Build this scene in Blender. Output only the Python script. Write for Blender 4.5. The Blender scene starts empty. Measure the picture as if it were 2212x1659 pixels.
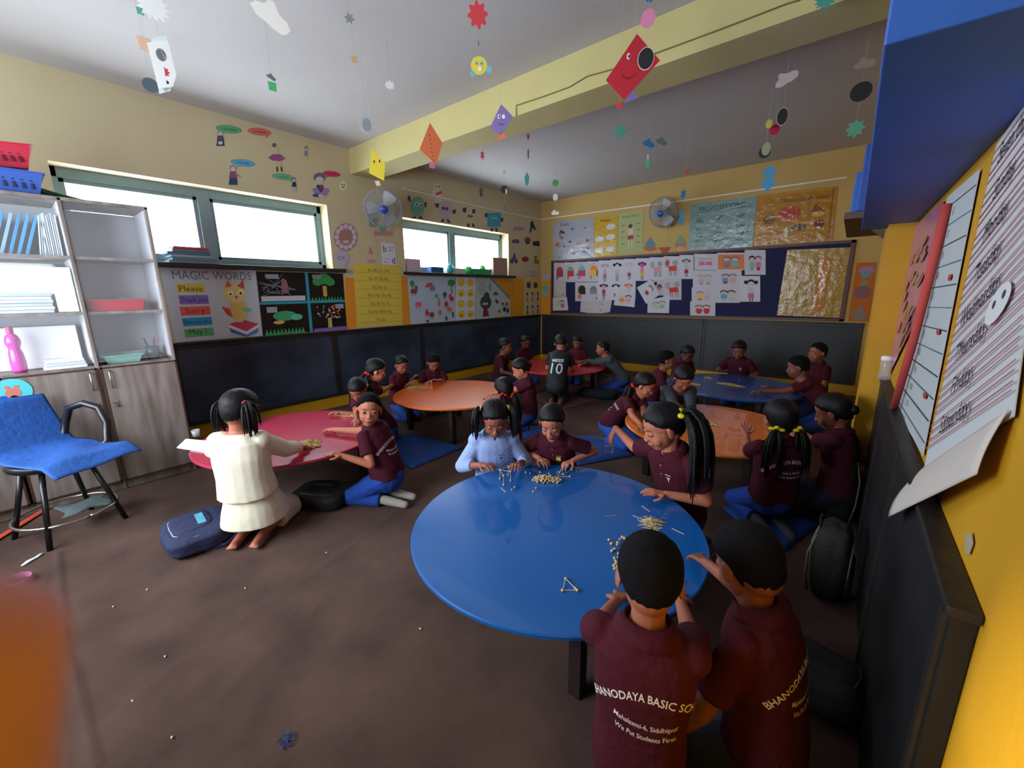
import bpy, bmesh, math, random
from mathutils import Vector as V, Matrix, noise
from mathutils.bvhtree import BVHTree
R0 = random.Random(7)
PI = math.pi
SC = bpy.context.scene
COL = SC.collection
# ------------------------------------------------------------------ camera
YAW, PITCH, ROLL, FPX, EYE = 0.6852, 0.2177, -0.0116, 885.85, 1.45
_f = V((-math.sin(YAW)*math.cos(PITCH), math.cos(YAW)*math.cos(PITCH), -math.sin(PITCH)))
_r = V((math.cos(YAW), math.sin(YAW), 0)); _u = _r.cross(_f)
CR = _r*math.cos(ROLL)+_u*math.sin(ROLL); CU = -_r*math.sin(ROLL)+_u*math.cos(ROLL); CF = _f
cd = bpy.data.cameras.new('camera'); cam = bpy.data.objects.new('camera', cd); COL.objects.link(cam)
cam.matrix_world = Matrix(((CR.x, CU.x, -CF.x, 0), (CR.y, CU.y, -CF.y, 0), (CR.z, CU.z, -CF.z, EYE), (0, 0, 0, 1)))
cd.sensor_width = 36; cd.sensor_fit = 'HORIZONTAL'; cd.lens = FPX/2212*36
cd.clip_start = 0.01; cd.clip_end = 100
cd.dof.use_dof = True; cd.dof.focus_distance = 1.8; cd.dof.aperture_fstop = 4.0
SC.camera = cam
# ------------------------------------------------------------------ daylight
XL, YB, XR, ZC = -5.159, 7.305, 0.2356, 3.243
w = bpy.data.worlds.new('daylight'); SC.world = w; w.use_nodes = True
wb = w.node_tree.nodes['Background']; wb.inputs[0].default_value = (0.80, 0.90, 1.0, 1); wb.inputs[1].default_value = 6.0
def portal(name, c, sx, sy, n):
    l = bpy.data.lights.new(name, 'AREA'); l.shape = 'RECTANGLE'; l.size = sx; l.size_y = sy
    l.cycles.is_portal = True
    o = bpy.data.objects.new(name, l); COL.objects.link(o); o.location = c
    o.rotation_euler = V(n).to_track_quat('-Z', 'Y').to_euler()
    return o
sl = bpy.data.lights.new('low_sun', 'SPOT'); sl.energy = 1700; sl.spot_size = .108; sl.spot_blend = .1; sl.shadow_soft_size = .12; sl.color = (1, .93, .78)
so = bpy.data.objects.new('low_sun', sl); COL.objects.link(so); _d = V((2.13, 1.6, -.50)).normalized(); so.location = V((XR, .30, .75))-_d*9
so.rotation_euler = _d.to_track_quat('-Z', 'Y').to_euler()
SC.view_settings.view_transform = 'Standard'; SC.view_settings.look = 'None'
SC.view_settings.exposure = 1.6; SC.view_settings.gamma = 1.0; SC.view_settings.use_curve_mapping = False
SC.cycles.use_denoising = True; SC.cycles.use_adaptive_sampling = True; SC.cycles.adaptive_threshold = .03
SC.cycles.max_bounces = 7; SC.cycles.diffuse_bounces = 5; SC.cycles.transparent_max_bounces = 12
SC.cycles.sample_clamp_indirect = 6.0; SC.cycles.caustics_reflective = False; SC.cycles.caustics_refractive = False
# ------------------------------------------------------------------ pixel of the photo -> point in the room
def ray(x, y): return CR*((x-1106)/FPX) - CU*((y-829.5)/FPX) + CF
def onz(x, y, z): d = ray(x, y); return V((0, 0, EYE)) + d*((z-EYE)/d.z)
def onx(x, y, X): d = ray(x, y); return V((0, 0, EYE)) + d*(X/d.x)
def ony(x, y, Y): d = ray(x, y); return V((0, 0, EYE)) + d*(Y/d.y)
# ------------------------------------------------------------------ materials
def lin(c): return c/12.92 if c <= .04045 else ((c+.055)/1.055)**2.4
def hexc(h): return tuple(lin(int(h[i:i+2], 16)/255) for i in (0, 2, 4)) + (1,)
MATS = {}
def mat(h, rough=.6, var=0., vs=4., bump=0., bs=60., metal=0., spec=.5, kind=None, h2=None, stretch=None, coat=0., alpha=1., sheen=0.):
    key = (h, rough, var, vs, bump, bs, metal, spec, kind, h2, stretch, coat, alpha, sheen)
    if key in MATS: return MATS[key]
    m = bpy.data.materials.new((kind or 'surface') + '_' + h); m.use_nodes = True
    nt = m.node_tree; N = nt.nodes; Lk = nt.links; b = N['Principled BSDF']
    b.inputs['Base Color'].default_value = hexc(h); b.inputs['Roughness'].default_value = rough
    b.inputs['Metallic'].default_value = metal; b.inputs['Specular IOR Level'].default_value = spec
    b.inputs['Coat Weight'].default_value = coat; b.inputs['Alpha'].default_value = alpha
    if sheen: b.inputs['Sheen Weight'].default_value = sheen
    src = None
    if var or bump or h2:
        tc = N.new('ShaderNodeTexCoord'); mp = N.new('ShaderNodeMapping'); Lk.new(tc.outputs['Object'], mp.inputs[0])
        if stretch: mp.inputs['Scale'].default_value = stretch
        src = mp.outputs[0]
    if var or h2:
        n = N.new('ShaderNodeTexNoise'); n.inputs['Scale'].default_value = vs; n.inputs['Detail'].default_value = 5
        Lk.new(src, n.inputs['Vector'])
        mx = N.new('ShaderNodeMix'); mx.data_type = 'RGBA'
        c = hexc(h); c2 = hexc(h2) if h2 else tuple(min(1, q*(1-var)) for q in c[:3])+(1,)
        mx.inputs[6].default_value = c; mx.inputs[7].default_value = c2
        rp = N.new('ShaderNodeMapRange'); rp.inputs[1].default_value = .35; rp.inputs[2].default_value = .65
        Lk.new(n.outputs[0], rp.inputs[0]); Lk.new(rp.outputs[0], mx.inputs[0]); Lk.new(mx.outputs[2], b.inputs['Base Color'])
    if bump:
        n2 = N.new('ShaderNodeTexNoise'); n2.inputs['Scale'].default_value = bs; n2.inputs['Detail'].default_value = 3
        Lk.new(src, n2.inputs['Vector'])
        bp = N.new('ShaderNodeBump'); bp.inputs['Strength'].default_value = bump; bp.inputs['Distance'].default_value = .02
        Lk.new(n2.outputs[0], bp.inputs['Height']); Lk.new(bp.outputs[0], b.inputs['Normal'])
    MATS[key] = m
    return m
def paper(h): return mat(h, .75, spec=.3)
def film(h, alpha=.25):                     # clear thin plastic or glass: mostly see-through, some reflection
    key = ('film', h, alpha)
    if key in MATS: return MATS[key]
    m = bpy.data.materials.new('clear_film'); m.use_nodes = True; nt = m.node_tree; N = nt.nodes
    b = N['Principled BSDF']; b.inputs['Base Color'].default_value = hexc(h); b.inputs['Roughness'].default_value = .12
    t = N.new('ShaderNodeBsdfTransparent'); mx = N.new('ShaderNodeMixShader'); mx.inputs[0].default_value = alpha
    nt.links.new(t.outputs[0], mx.inputs[1]); nt.links.new(b.outputs[0], mx.inputs[2]); nt.links.new(mx.outputs[0], N['Material Output'].inputs[0])
    MATS[key] = m; return m
# ------------------------------------------------------------------ geometry collector
def ortho(d):
    d = V(d).normalized(); a = V((0, 0, 1)) if abs(d.z) < .9 else V((1, 0, 0))
    x = d.cross(a).normalized(); return x, d.cross(x)
class G:
    def __init__(s): s.v = []; s.f = []; s.m = []; s.mats = []
    def mi(s, m):
        if m not in s.mats: s.mats.append(m)
        return s.mats.index(m)
    def add(s, vs, fs, m):
        k = len(s.v); i = s.mi(m); s.v += [tuple(q) for q in vs]
        for f in fs: s.f.append(tuple(k+a for a in f)); s.m.append(i)
        return s
    def pbox(s, o, a, b, c, m):              # corner + three edge vectors
        o, a, b, c = V(o), V(a), V(b), V(c)
        vs = [o, o+a, o+a+b, o+b, o+c, o+a+c, o+a+b+c, o+b+c]
        return s.add(vs, [(0, 3, 2, 1), (4, 5, 6, 7), (0, 1, 5, 4), (1, 2, 6, 5), (2, 3, 7, 6), (3, 0, 4, 7)], m)
    def box(s, x0, x1, y0, y1, z0, z1, m): return s.pbox((x0, y0, z0), (x1-x0, 0, 0), (0, y1-y0, 0), (0, 0, z1-z0), m)
    def tube(s, pts, r, m, n=8, close=True, flat=1.0, upv=None):
        pts = [V(p) for p in pts]; k = len(pts); rs = r if isinstance(r, (list, tuple)) else [r]*k
        vs = []; x0 = None
        for i, p in enumerate(pts):
            d = (pts[min(i+1, k-1)]-pts[max(i-1, 0)])
            if d.length < 1e-9: d = V((0, 0, 1))
            d.normalize()
            if upv is not None: x = V(upv).cross(d); x = x.normalized() if x.length > 1e-4 else ortho(d)[0]
            elif x0 is None: x = ortho(d)[0]
            else:
                x = x0 - d*x0.dot(d); x = x.normalized() if x.length > 1e-4 else ortho(d)[0]
            x0 = x; y = d.cross(x)
            for j in range(n): a = 2*PI*j/n; vs.append(p + x*(rs[i]*math.cos(a)) + y*(rs[i]*flat*math.sin(a)))
        fs = [(i*n+j, i*n+(j+1) % n, (i+1)*n+(j+1) % n, (i+1)*n+j) for i in range(k-1) for j in range(n)]
        if close: fs += [tuple(range(n-1, -1, -1)), tuple((k-1)*n+j for j in range(n))]
        return s.add(vs, fs, m)
    def cap(s, p0, p1, r0, r1, m, n=12):      # tapered limb with round ends
        p0, p1 = V(p0), V(p1); d = p1-p0; L = d.length
        if L < 1e-6: return s.ell(p0, (r0, r0, r0), m)
        d.normalize(); pts = []; rs = []
        for i in range(5): a = -PI/2+PI/2*i/4; pts.append(p0+d*r0*math.sin(a)); rs.append(max(r0*math.cos(a), 1e-4))
        for i in range(5): a = PI/2*i/4; pts.append(p1+d*r1*math.sin(a)); rs.append(max(r1*math.cos(a), 1e-4))
        x, y = ortho(d); vs = []
        for p, r in zip(pts, rs):
            for j in range(n): a = 2*PI*j/n; vs.append(p+x*(r*math.cos(a))+y*(r*math.sin(a)))
        k = len(pts)
        fs = [(i*n+j, i*n+(j+1) % n, (i+1)*n+(j+1) % n, (i+1)*n+j) for i in range(k-1) for j in range(n)]
        fs += [tuple(range(n-1, -1, -1)), tuple((k-1)*n+j for j in range(n))]
        return s.add(vs, fs, m)
    def ell(s, c, r, m, M=None, nu=14, nv=9, fn=None):
        c = V(c); vs = []; 
        for i in range(nv+1):
            t = -PI/2+PI*i/nv
            for j in range(nu):
                a = 2*PI*j/nu; q = V((math.cos(t)*math.cos(a), math.cos(t)*math.sin(a), math.sin(t)))
                k = fn(q) if fn else 1
                q = V((q.x*r[0]*k, q.y*r[1]*k, q.z*r[2]*k))
                vs.append(c + (M @ q if M else q))
        fs = [(i*nu+j, i*nu+(j+1) % nu, (i+1)*nu+(j+1) % nu, (i+1)*nu+j) for i in range(nv) for j in range(nu)]
        return s.add(vs, fs, m)
    def prism(s, pts, th, m):                 # closed outline (3-D points), thickness vector
        pts = [V(p) for p in pts]; th = V(th); k = len(pts)
        fs = [tuple(range(k-1, -1, -1)), tuple(range(k, 2*k))]+[(i, (i+1) % k, k+(i+1) % k, k+i) for i in range(k)]
        return s.add(pts+[p+th for p in pts], fs, m)
    def lathe(s, c, prof, m, n=24, M=None):   # prof: (r, z)
        c = V(c); vs = []
        for r, z in prof:
            for j in range(n):
                a = 2*PI*j/n; q = V((r*math.cos(a), r*math.sin(a), z)); vs.append(c+(M @ q if M else q))
        k = len(prof)
        fs = [(i*n+j, i*n+(j+1) % n, (i+1)*n+(j+1) % n, (i+1)*n+j) for i in range(k-1) for j in range(n)]
        return s.add(vs, fs, m)
    def sheet(s, fn, nu, nv, th, m):          # thick bent sheet: fn(u,v)->(point, normal)
        vs = []; 
        for k in (0, 1):
            for i in range(nv+1):
                for j in range(nu+1):
                    p, n = fn(j/nu, i/nv); vs.append(p+n*(th*k))
        W = nu+1; o = W*(nv+1); fs = []
        for i in range(nv):
            for j in range(nu):
                a = i*W+j; fs.append((a, a+W, a+W+1, a+1)); fs.append((o+a, o+a+1, o+a+W+1, o+a+W))
        for j in range(nu): fs.append((j, j+1, o+j+1, o+j)); a = nv*W+j; fs.append((a+1, a, o+a, o+a+1))
        for i in range(nv): a = i*W; fs.append((a+W, a, o+a, o+a+W)); a = i*W+nu; fs.append((a, a+W, o+a+W, o+a))
        return s.add(vs, fs, m)
def wloc(o):
    p = V((0, 0, 0))
    while o: p += o.location; o = o.parent
    return p
def props(o, label=None, cat=None, group=None, kind=None):
    if label: o['label'] = label
    if cat: o['category'] = cat
    if group: o['group'] = group
    if kind: o['kind'] = kind
    return o
def mesh(name, g, smooth=False, recalc=True):
    me = bpy.data.meshes.new(name); me.from_pydata(g.v, [], g.f)
    for m in g.mats: me.materials.append(m)
    me.polygons.foreach_set('material_index', g.m)
    if recalc:
        bm = bmesh.new(); bm.from_mesh(me); bmesh.ops.recalc_face_normals(bm, faces=bm.faces); bm.to_mesh(me); bm.free()
    if smooth: me.polygons.foreach_set('use_smooth', [True]*len(me.polygons))
    return me
def obj(name, g, parent=None, label=None, cat=None, group=None, kind=None, smooth=False, bevel=0, origin=None, recalc=True, auto=None):
    if parent: base = wloc(parent)
    elif origin is not None: base = V(origin)
    else:
        xs = [q[0] for q in g.v]; ys = [q[1] for q in g.v]; zs = [q[2] for q in g.v]
        base = V(((min(xs)+max(xs))/2, (min(ys)+max(ys))/2, min(zs))) if kind != 'structure' else V((0, 0, 0))
    g.v = [(q[0]-base.x, q[1]-base.y, q[2]-base.z) for q in g.v]
    o = bpy.data.objects.new(name, mesh(name, g, smooth, recalc)); COL.objects.link(o)
    if parent: o.parent = parent
    else: o.location = base
    if bevel:
        md = o.modifiers.new('bevel', 'BEVEL'); md.width = bevel; md.segments = 2; md.limit_method = 'ANGLE'; md.angle_limit = .6
    return props(o, label, cat, group, kind)
def thing(name, label, cat, loc, group=None):
    o = bpy.data.objects.new(name, None); COL.objects.link(o); o.location = loc; o.empty_display_size = .1
    return props(o, label, cat, group)
# ------------------------------------------------------------------ shared materials
M_WALL = mat('bf9f60', .85, var=.10, vs=1.3, bump=.06, bs=90)
M_WALLP = mat('cbbe9a', .85, var=.07, vs=1.3, bump=.06, bs=90)  # left wall: window glare put into the colour as a paler tone
M_BEAM = mat('c4b87e', .85, var=.07, vs=1.5, bump=.05, bs=90)
M_YEL = mat('cc9614', .6, var=.12, vs=2.5, bump=.08, bs=70)
M_CEIL = mat('bbb8b7', .9, var=.06, vs=.8, bump=.05, bs=60)
M_BLACK = mat('101114', .5, var=.35, vs=2.2, bump=.06, bs=25, h2='1b1c1f')
M_BLACK_GLARE = mat('202938', .42, var=.35, vs=2.2, bump=.06, bs=25, h2='3a4558')  # black of the left boards, with veiling window glare mixed into the colour
M_BLACKT = mat('1c1a1b', .5, var=.3, vs=8, bump=.2, bs=30, h2='2b2624')
M_FRAME = mat('7f9aa0', .45, var=.08, vs=6)
M_WOOD = mat('958a84', .45, vs=3.0, h2='71665f', stretch=(6, 6, .7), bump=.05, bs=20)
M_WOODE = mat('4a2e26', .5)
M_INW = mat('d5d6de', .4, var=.05, vs=3)
M_MAR = mat('4a1524', .85, var=.12, vs=14, bump=.3, bs=45, spec=.2)
M_BLUEC = mat('1e4596', .8, var=.18, vs=9, bump=.4, bs=30)
M_WHITE = mat('f2f0ee', .6)
M_STEEL = mat('b9b6b0', .25, metal=.9)
M_BLK = mat('141417', .35)
M_THREAD = mat('a8a6a4', .8)
PUR = mat('3a1d1a', .5, var=.2, vs=6)
# ------------------------------------------------------------------ room
folds = [([(125, 1195), (132, 1290), (138, 1400), (160, 1455), (185, 1560), (206, 1659)], .013, .016),
         ([(880, 1085), (780, 1165), (640, 1265), (480, 1370), (330, 1480), (240, 1560)], .005, .035),
         ([(640, 1110), (560, 1150), (470, 1190)], .006, .05), ([(700, 1300), (560, 1420), (470, 1520)], .006, .06)]
FS = []
for pts, h, wd in folds:
    ps = [onz(x, y, 0) for x, y in pts]
    for a, b in zip(ps, ps[1:]): FS.append((a, b, h, wd))
def floor_h(x, y):
    z = 0
    p = V((x, y, 0))
    for a, b, h, wd in FS:
        ab = b-a; t = max(0, min(1, (p-a).dot(ab)/ab.length_squared)); d2 = (p-a-ab*t).length_squared
        if d2 < wd*wd*9: z = max(z, h*math.exp(-d2/(wd*wd*.6)))
    return z
g = G()
y0, y1, x0, x1 = -2.0, YB+.02, XL-.02, XR+.02
mc = mat('6b544b', .95, var=.22, vs=3.0, bump=.5, bs=420, h2='56433d', spec=.15)
def grid(xa, xb, ya, yb, st):
    nx = max(1, round((xb-xa)/st)); ny = max(1, round((yb-ya)/st)); vs = []
    for j in range(ny+1):
        for i in range(nx+1):
            x = xa+(xb-xa)*i/nx; y = ya+(yb-ya)*j/ny; vs.append((x, y, floor_h(x, y)))
    g.add(vs, [(j*(nx+1)+i, j*(nx+1)+i+1, (j+1)*(nx+1)+i+1, (j+1)*(nx+1)+i) for j in range(ny) for i in range(nx)], mc)
grid(x0, x1, -2.0, -.8, .3); grid(x0, -3.9, -.8, 1.8, .1); grid(-3.9, -.3, -.8, 1.8, .014); grid(-.3, x1, -.8, 1.8, .1); grid(x0, x1, 1.8, y1, .3)
obj('floor', g, kind='structure', smooth=True, recalc=False)
g = G(); g.box(XL-.3, XR+.3, -2.1, YB+.2, ZC, ZC+.12, M_CEIL); obj('ceiling', g, kind='structure')
# left wall with two windows
WZ0, WZ1 = 1.775, 2.535
W1 = (.45, 2.755); W2 = (3.87, 6.255); TH = .26
g = G()
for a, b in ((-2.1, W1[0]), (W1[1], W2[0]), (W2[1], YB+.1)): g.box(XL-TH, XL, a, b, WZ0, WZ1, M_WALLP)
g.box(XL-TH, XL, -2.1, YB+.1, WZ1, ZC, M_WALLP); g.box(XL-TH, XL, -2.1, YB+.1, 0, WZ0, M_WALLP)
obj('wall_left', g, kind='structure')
g = G(); g.box(XL-.2, XR+.3, YB, YB+.15, 0, ZC, M_WALL); obj('wall_back', g, kind='structure')
g = G(); g.box(XR, XR+.3, -2.1, YB+.1, 0, ZC, M_YEL)
obj('wall_right', g, kind='structure')
DX0, DX1, DZ, YF = -1.02, -.12, 2.08, -1.2
FX0, FX1, FZ0, FZ1 = -4.5, -1.5, 1.0, 2.35  # unseen window opening, added to bring in daylight from behind the camera
g = G(); g.box(XL-.2, FX0, YF-.15, YF, 0, ZC, M_WALL); g.box(FX0, FX1, YF-.15, YF, 0, FZ0, M_WALL); g.box(FX0, FX1, YF-.15, YF, FZ1, ZC, M_WALL)
for q_ in range(4): x_ = FX0+(FX1-FX0)*q_/3; g.box(x_-.04, x_+.04, YF-.10, YF-.04, FZ0, FZ1, M_FRAME)
portal('added_window_daylight', ((FX0+FX1)/2, YF-.17, (FZ0+FZ1)/2), FX1-FX0, FZ1-FZ0, (0, 1, 0))
g.box(FX1, XR+.3, YF-.15, YF, 0, ZC, M_WALL)
obj('wall_front', g, kind='structure')
g = G(); g.box(XL, XR, 3.115, 3.468, 2.949, ZC, M_BEAM); obj('trim_1', g, kind='structure')
g = G(); g.box(.11, XR, 3.38, 3.80, 0, ZC, M_YEL); obj('trim_2', g, kind='structure')
# yellow skirting below the boards
g = G(); g.box(XL, XL+.012, -.6, YB, 0, .15, M_YEL); obj('baseboard_left', g, kind='structure')
g = G(); g.box(XL, XR, YB-.012, YB, 0, .15, M_YEL); obj('baseboard_back', g, kind='structure')
def window(n, ya, yb, mull):
    xo = XL-.17; r = thing('window_%d' % n, None, None, (xo, (ya+yb)/2, WZ0)); r['kind'] = 'structure'
    g = G(); f = .085
    g.box(xo-.05, xo, ya, yb, WZ0, WZ0+.06, M_FRAME); g.box(xo-.05, xo, ya, yb, WZ1-f, WZ1, M_FRAME)
    g.box(xo-.05, xo, ya, ya+.05, WZ0, WZ1, M_FRAME); g.box(xo-.05, xo, yb-.05, yb, WZ0, WZ1, M_FRAME)
    for m in mull: g.box(xo-.05, xo+.005, m-.055, m+.055, WZ0, WZ1, M_FRAME)
    obj('window_frame', g, r, bevel=.004)
    ed = [ya+.05]+[q for m in mull for q in (m-.055, m+.055)]+[yb-.05]
    for a, b in zip(ed[::2], ed[1::2]):
        s = G(); k = .035
        s.box(xo-.045, xo-.012, a, b, WZ0+.06, WZ0+.06+k, M_FRAME); s.box(xo-.045, xo-.012, a, b, WZ1-f-k, WZ1-f, M_FRAME)
        s.box(xo-.045, xo-.012, a, a+k, WZ0+.06, WZ1-f, M_FRAME); s.box(xo-.045, xo-.012, b-k, b, WZ0+.06, WZ1-f, M_FRAME)
        sa = obj('window_sash', s, r, bevel=.003)
        s = G(); s.box(xo-.032, xo-.028, a+k, b-k, WZ0+.06+k, WZ1-f-k, film('f4f8fa', .05)); obj('glass_pane', s, sa)
    s = G()
    for i in range(9): z = WZ0+.1+i*.07; s.tube([(xo-.085, ya+.03, z), (xo-.085, yb-.03, z)], .003, M_WHITE, 6)
    q = ya+.2
    while q < yb-.1: s.tube([(xo-.085, q, WZ0+.04), (xo-.085, q, WZ1-.04)], .004, M_WHITE, 6); q += .42
    obj('window_grille', s, r)
    portal('window_daylight', (XL-TH-.02, (ya+yb)/2, (WZ0+WZ1)/2), WZ1-WZ0, yb-ya, (1, 0, 0)).rotation_euler = Matrix(((0, 0, -1), (0, 1, 0), (1, 0, 0))).to_euler()
window(1, W1[0], W1[1], [1.52]); window(2, W2[0], W2[1], [4.97])
# black window ledges
for k, (a, b) in enumerate(((-.2, 2.78), (3.86, 6.27))):
    g = G(); e = .10
    g.prism([(XL-.15, a, 1.775), (XL-.15, b, 1.775), (XL, b, 1.775), (XL+.09, b+e, 1.775), (XL+.09, a-e, 1.775), (XL, a, 1.775)], (0, 0, -.045), M_BLACKT)
    obj('trim_%d' % (3+k), g, kind='structure', bevel=.004)
# black boards round the walls
def board(nm, a, b, side, label):
    t = thing('chalkboard', label, 'chalkboard', ((XL+.01, (a+b)/2, .15) if side == 'L' else ((a+b)/2, YB-.01, .15)), 'black boards along the walls')
    g = G(); h = G()
    if side == 'L':
        g.box(XL, XL+.022, a, b, .15, .985, M_BLACK_GLARE)
        for z in (.15, .945): h.box(XL+.022, XL+.036, a, b, z, z+.04, M_BLACKT)
        for y in (a, b-.035): h.box(XL+.022, XL+.034, y, y+.035, .19, .945, M_BLACKT)
        h.box(XL, XL+.055, a, b, .985, 1.005, M_BLACKT)
    else:
        g.box(a, b, YB-.022, YB, .15, .985, M_BLACK)
        for z in (.15, .945): h.box(a, b, YB-.036, YB-.022, z, z+.04, M_BLACKT)
        for y in (a, b-.035): h.box(y, y+.035, YB-.034, YB-.022, .19, .945, M_BLACKT)
        h.box(a, b, YB-.055, YB, .985, 1.005, M_BLACKT)
    obj('board_panel', g, t); obj('board_frame', h, t, bevel=.003)
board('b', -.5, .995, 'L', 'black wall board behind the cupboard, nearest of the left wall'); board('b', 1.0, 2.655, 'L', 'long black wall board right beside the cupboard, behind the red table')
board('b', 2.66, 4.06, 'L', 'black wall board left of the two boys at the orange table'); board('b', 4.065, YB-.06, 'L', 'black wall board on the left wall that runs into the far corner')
board('b', XL+.06, -1.86, 'B', 'black wall board on the back wall behind the person in the black football shirt'); board('b', -1.855, .16, 'B', 'black wall board on the back wall behind the far blue table')
# black dado with ledge on the right wall
t = thing('dado_ledge', 'black-painted dado with worn top ledge along the right wall', 'ledge', (.2, 2.1, 0))
g = G(); g.box(.200, XR-.001, .94, 3.38, 0, .905, M_BLACK); obj('dado_panel', g, t, bevel=.003)
g = G(); g.box(.190, XR-.001, .925, 3.38, .905, .925, M_BLACKT); obj('ledge_top', g, t, bevel=.004)
g = G()
for y in (.945, 1.9, 2.85):
    g = G(); g.box(.192, .200, y, y+.03, 0, .9, M_BLACKT); obj('batten', g, t)
# wiring
g = G(); z = 2.865
g.tube([onx(870, 407, XL+.01), onx(1035, 447, XL+.01), onx(1166, 474, XL+.01)], .009, M_WHITE, 6)
g.tube([ony(1168, 474, YB-.01), ony(1500, 430, YB-.01), ony(1830, 383, YB-.01)], .009, M_WHITE, 6)
obj('conduit', g, label='thin white cable conduit running round the upper walls', cat='conduit')
g = G(); q = [(1115, 250), (1115, 228), (1170, 210), (1230, 188), (1268, 165), (1330, 148), (1430, 110), (1560, 62), (1700, 8), (1728, 0)]
g.tube([ony(x, y, 3.106) for x, y in q], .004, mat('6a6030', .7), 6)
obj('wire', g, label='dark wire stapled along the yellow ceiling beam', cat='wire')
# ------------------------------------------------------------------ blue loft box on the right wall
t = thing('wall_box', 'large blue painted box fixed high on the right wall', 'storage box', (.1, 2.3, 1.82))
mb = mat('2f68cc', .5, var=.1, vs=3, bump=.05)
g = G(); g.box(-.013, XR, .94, 3.6, 1.82, 2.62, mb); obj('box_body', g, t, bevel=.003)
# tables
TABLES = {}
def table(key, px, z, col, label, r=.655):
    c = V((px[0], px[1], 0)); TABLES[key] = c
    t = thing('round_table', label, 'table', c, 'low round classroom tables')
    m = mat(col, .30, var=.06, vs=5, bump=.015, bs=180, coat=.6)
    g = G(); n = 96; rr = [(.001, z-.02), (r-.006, z-.02), (r, z-.015), (r, z-.004), (r-.005, z), (.001, z)]
    g.lathe(c, rr, m, n); obj('tabletop', g, t, smooth=False)
    leg = mat('2a1c1c', .5)
    for k in range(4):
        a = -.82+k*PI/2; p = c+V((math.cos(a), math.sin(a), 0))*.50
        g = G(); g.box(p.x-.025, p.x+.025, p.y-.025, p.y+.025, 0, z-.06, leg); obj('leg', g, t, bevel=.002)
    g = G()
    for k in range(4):
        a = -.82+k*PI/2; p = c+V((math.cos(a), math.sin(a), 0))*.50; a += PI/2; q = c+V((math.cos(a), math.sin(a), 0))*.50
        d = (q-p).normalized(); nn = V((-d.y, d.x, 0))*.012
        g.pbox(p-nn+V((0, 0, z-.06)), q-p, nn*2, (0, 0, .04), leg)
    obj('apron', g, t)
TZ = .40
table('blue', (-.95, 1.47), TZ, '0a62b4', 'large bright blue round table in the foreground', .66)
table('orangeR', (-.76, 3.43), TZ, 'f07d1e', 'orange round table behind the foreground blue table on the right')
table('orangeL', (-3.23, 2.97), TZ, 'e5691a', 'orange round table by the left wall below the windows')
table('red', (-3.24, 1.28), TZ, 'b82c4a', 'red round table beside the cupboard')
table('redB', (-3.22, 5.05), TZ, 'c01420', 'red round table in the far corner in front of the football-shirt person')
table('blueB', (-.95, 5.10), TZ, '1550a0', 'blue round table at the back below the pinboard', .70)
# ------------------------------------------------------------------ people
BAKE = []                                        # (object, voxel, smooth iterations)
SKINS = {}
STRIPE = mat('9fb8ea', .8, bump=.2, bs=40).copy(); _n = STRIPE.node_tree.nodes; _w = _n.new('ShaderNodeTexWave'); _w.inputs['Scale'].default_value = 55; _w.bands_direction = 'X'
_x = _n.new('ShaderNodeMix'); _x.data_type = 'RGBA'; _x.inputs[6].default_value = hexc('b4c8f0'); _x.inputs[7].default_value = hexc('6f8fd0'); _c = _n.new('ShaderNodeTexCoord')
STRIPE.node_tree.links.new(_c.outputs['Object'], _w.inputs[0]); STRIPE.node_tree.links.new(_w.outputs['Fac'], _x.inputs[0]); STRIPE.node_tree.links.new(_x.outputs[2], _n['Principled BSDF'].inputs['Base Color'])
def skin(h):
    h = ''.join('%02x' % min(235, int(int(h[i:i+2], 16)*k_)) for i, k_ in ((0, 1.16), (2, 1.12), (4, 1.14))); return mat(h, .55, var=.08, vs=30, spec=.4, kind='skin')
HAIR = mat('08070a', .5, bump=.28, bs=40, stretch=(6, 6, .6), spec=.3)
HAIRS = mat('0c0a0d', .8, bump=.4, bs=260, spec=.15)
def blob(name, g, parent, vox, it=3, **k):
    o = obj(name, g, parent, smooth=True, recalc=False, **k); BAKE.append((o, vox, it)); return o
def bake_all():
    for o, vx, it in BAKE:
        a = o.modifiers.new('r', 'REMESH'); a.mode = 'VOXEL'; a.voxel_size = vx; a.use_smooth_shade = True
        b = o.modifiers.new('s', 'SMOOTH'); b.factor = .6; b.iterations = it
    bpy.context.view_layer.update(); dg = bpy.context.evaluated_depsgraph_get(); new = []
    for o, vx, it in BAKE: new.append(bpy.data.meshes.new_from_object(o.evaluated_get(dg), depsgraph=dg))
    for (o, vx, it), me in zip(BAKE, new):
        old = o.data; o.modifiers.clear(); o.data = me; me.name = o.name
        me.polygons.foreach_set('use_smooth', [True]*len(me.polygons)); bpy.data.meshes.remove(old)
def frame(fwd, up):
    f = V(fwd).normalized(); u = V(up); u = (u-f*u.dot(f)).normalized(); r = f.cross(u)
    return Matrix((r, f, u)).transposed()        # columns: right, forward, up
def ik(a, b, l1, l2, pole):
    d = b-a; L = d.length; k = max(1.0, L/(l1+l2)*1.01); l1 *= k; l2 *= k
    x = (l1*l1-l2*l2+L*L)/(2*L); h = math.sqrt(max(0, l1*l1-x*x)); u = d/L
    p = V(pole); p = (p-u*p.dot(u)).normalized()
    return a+u*x+p*h
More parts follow.
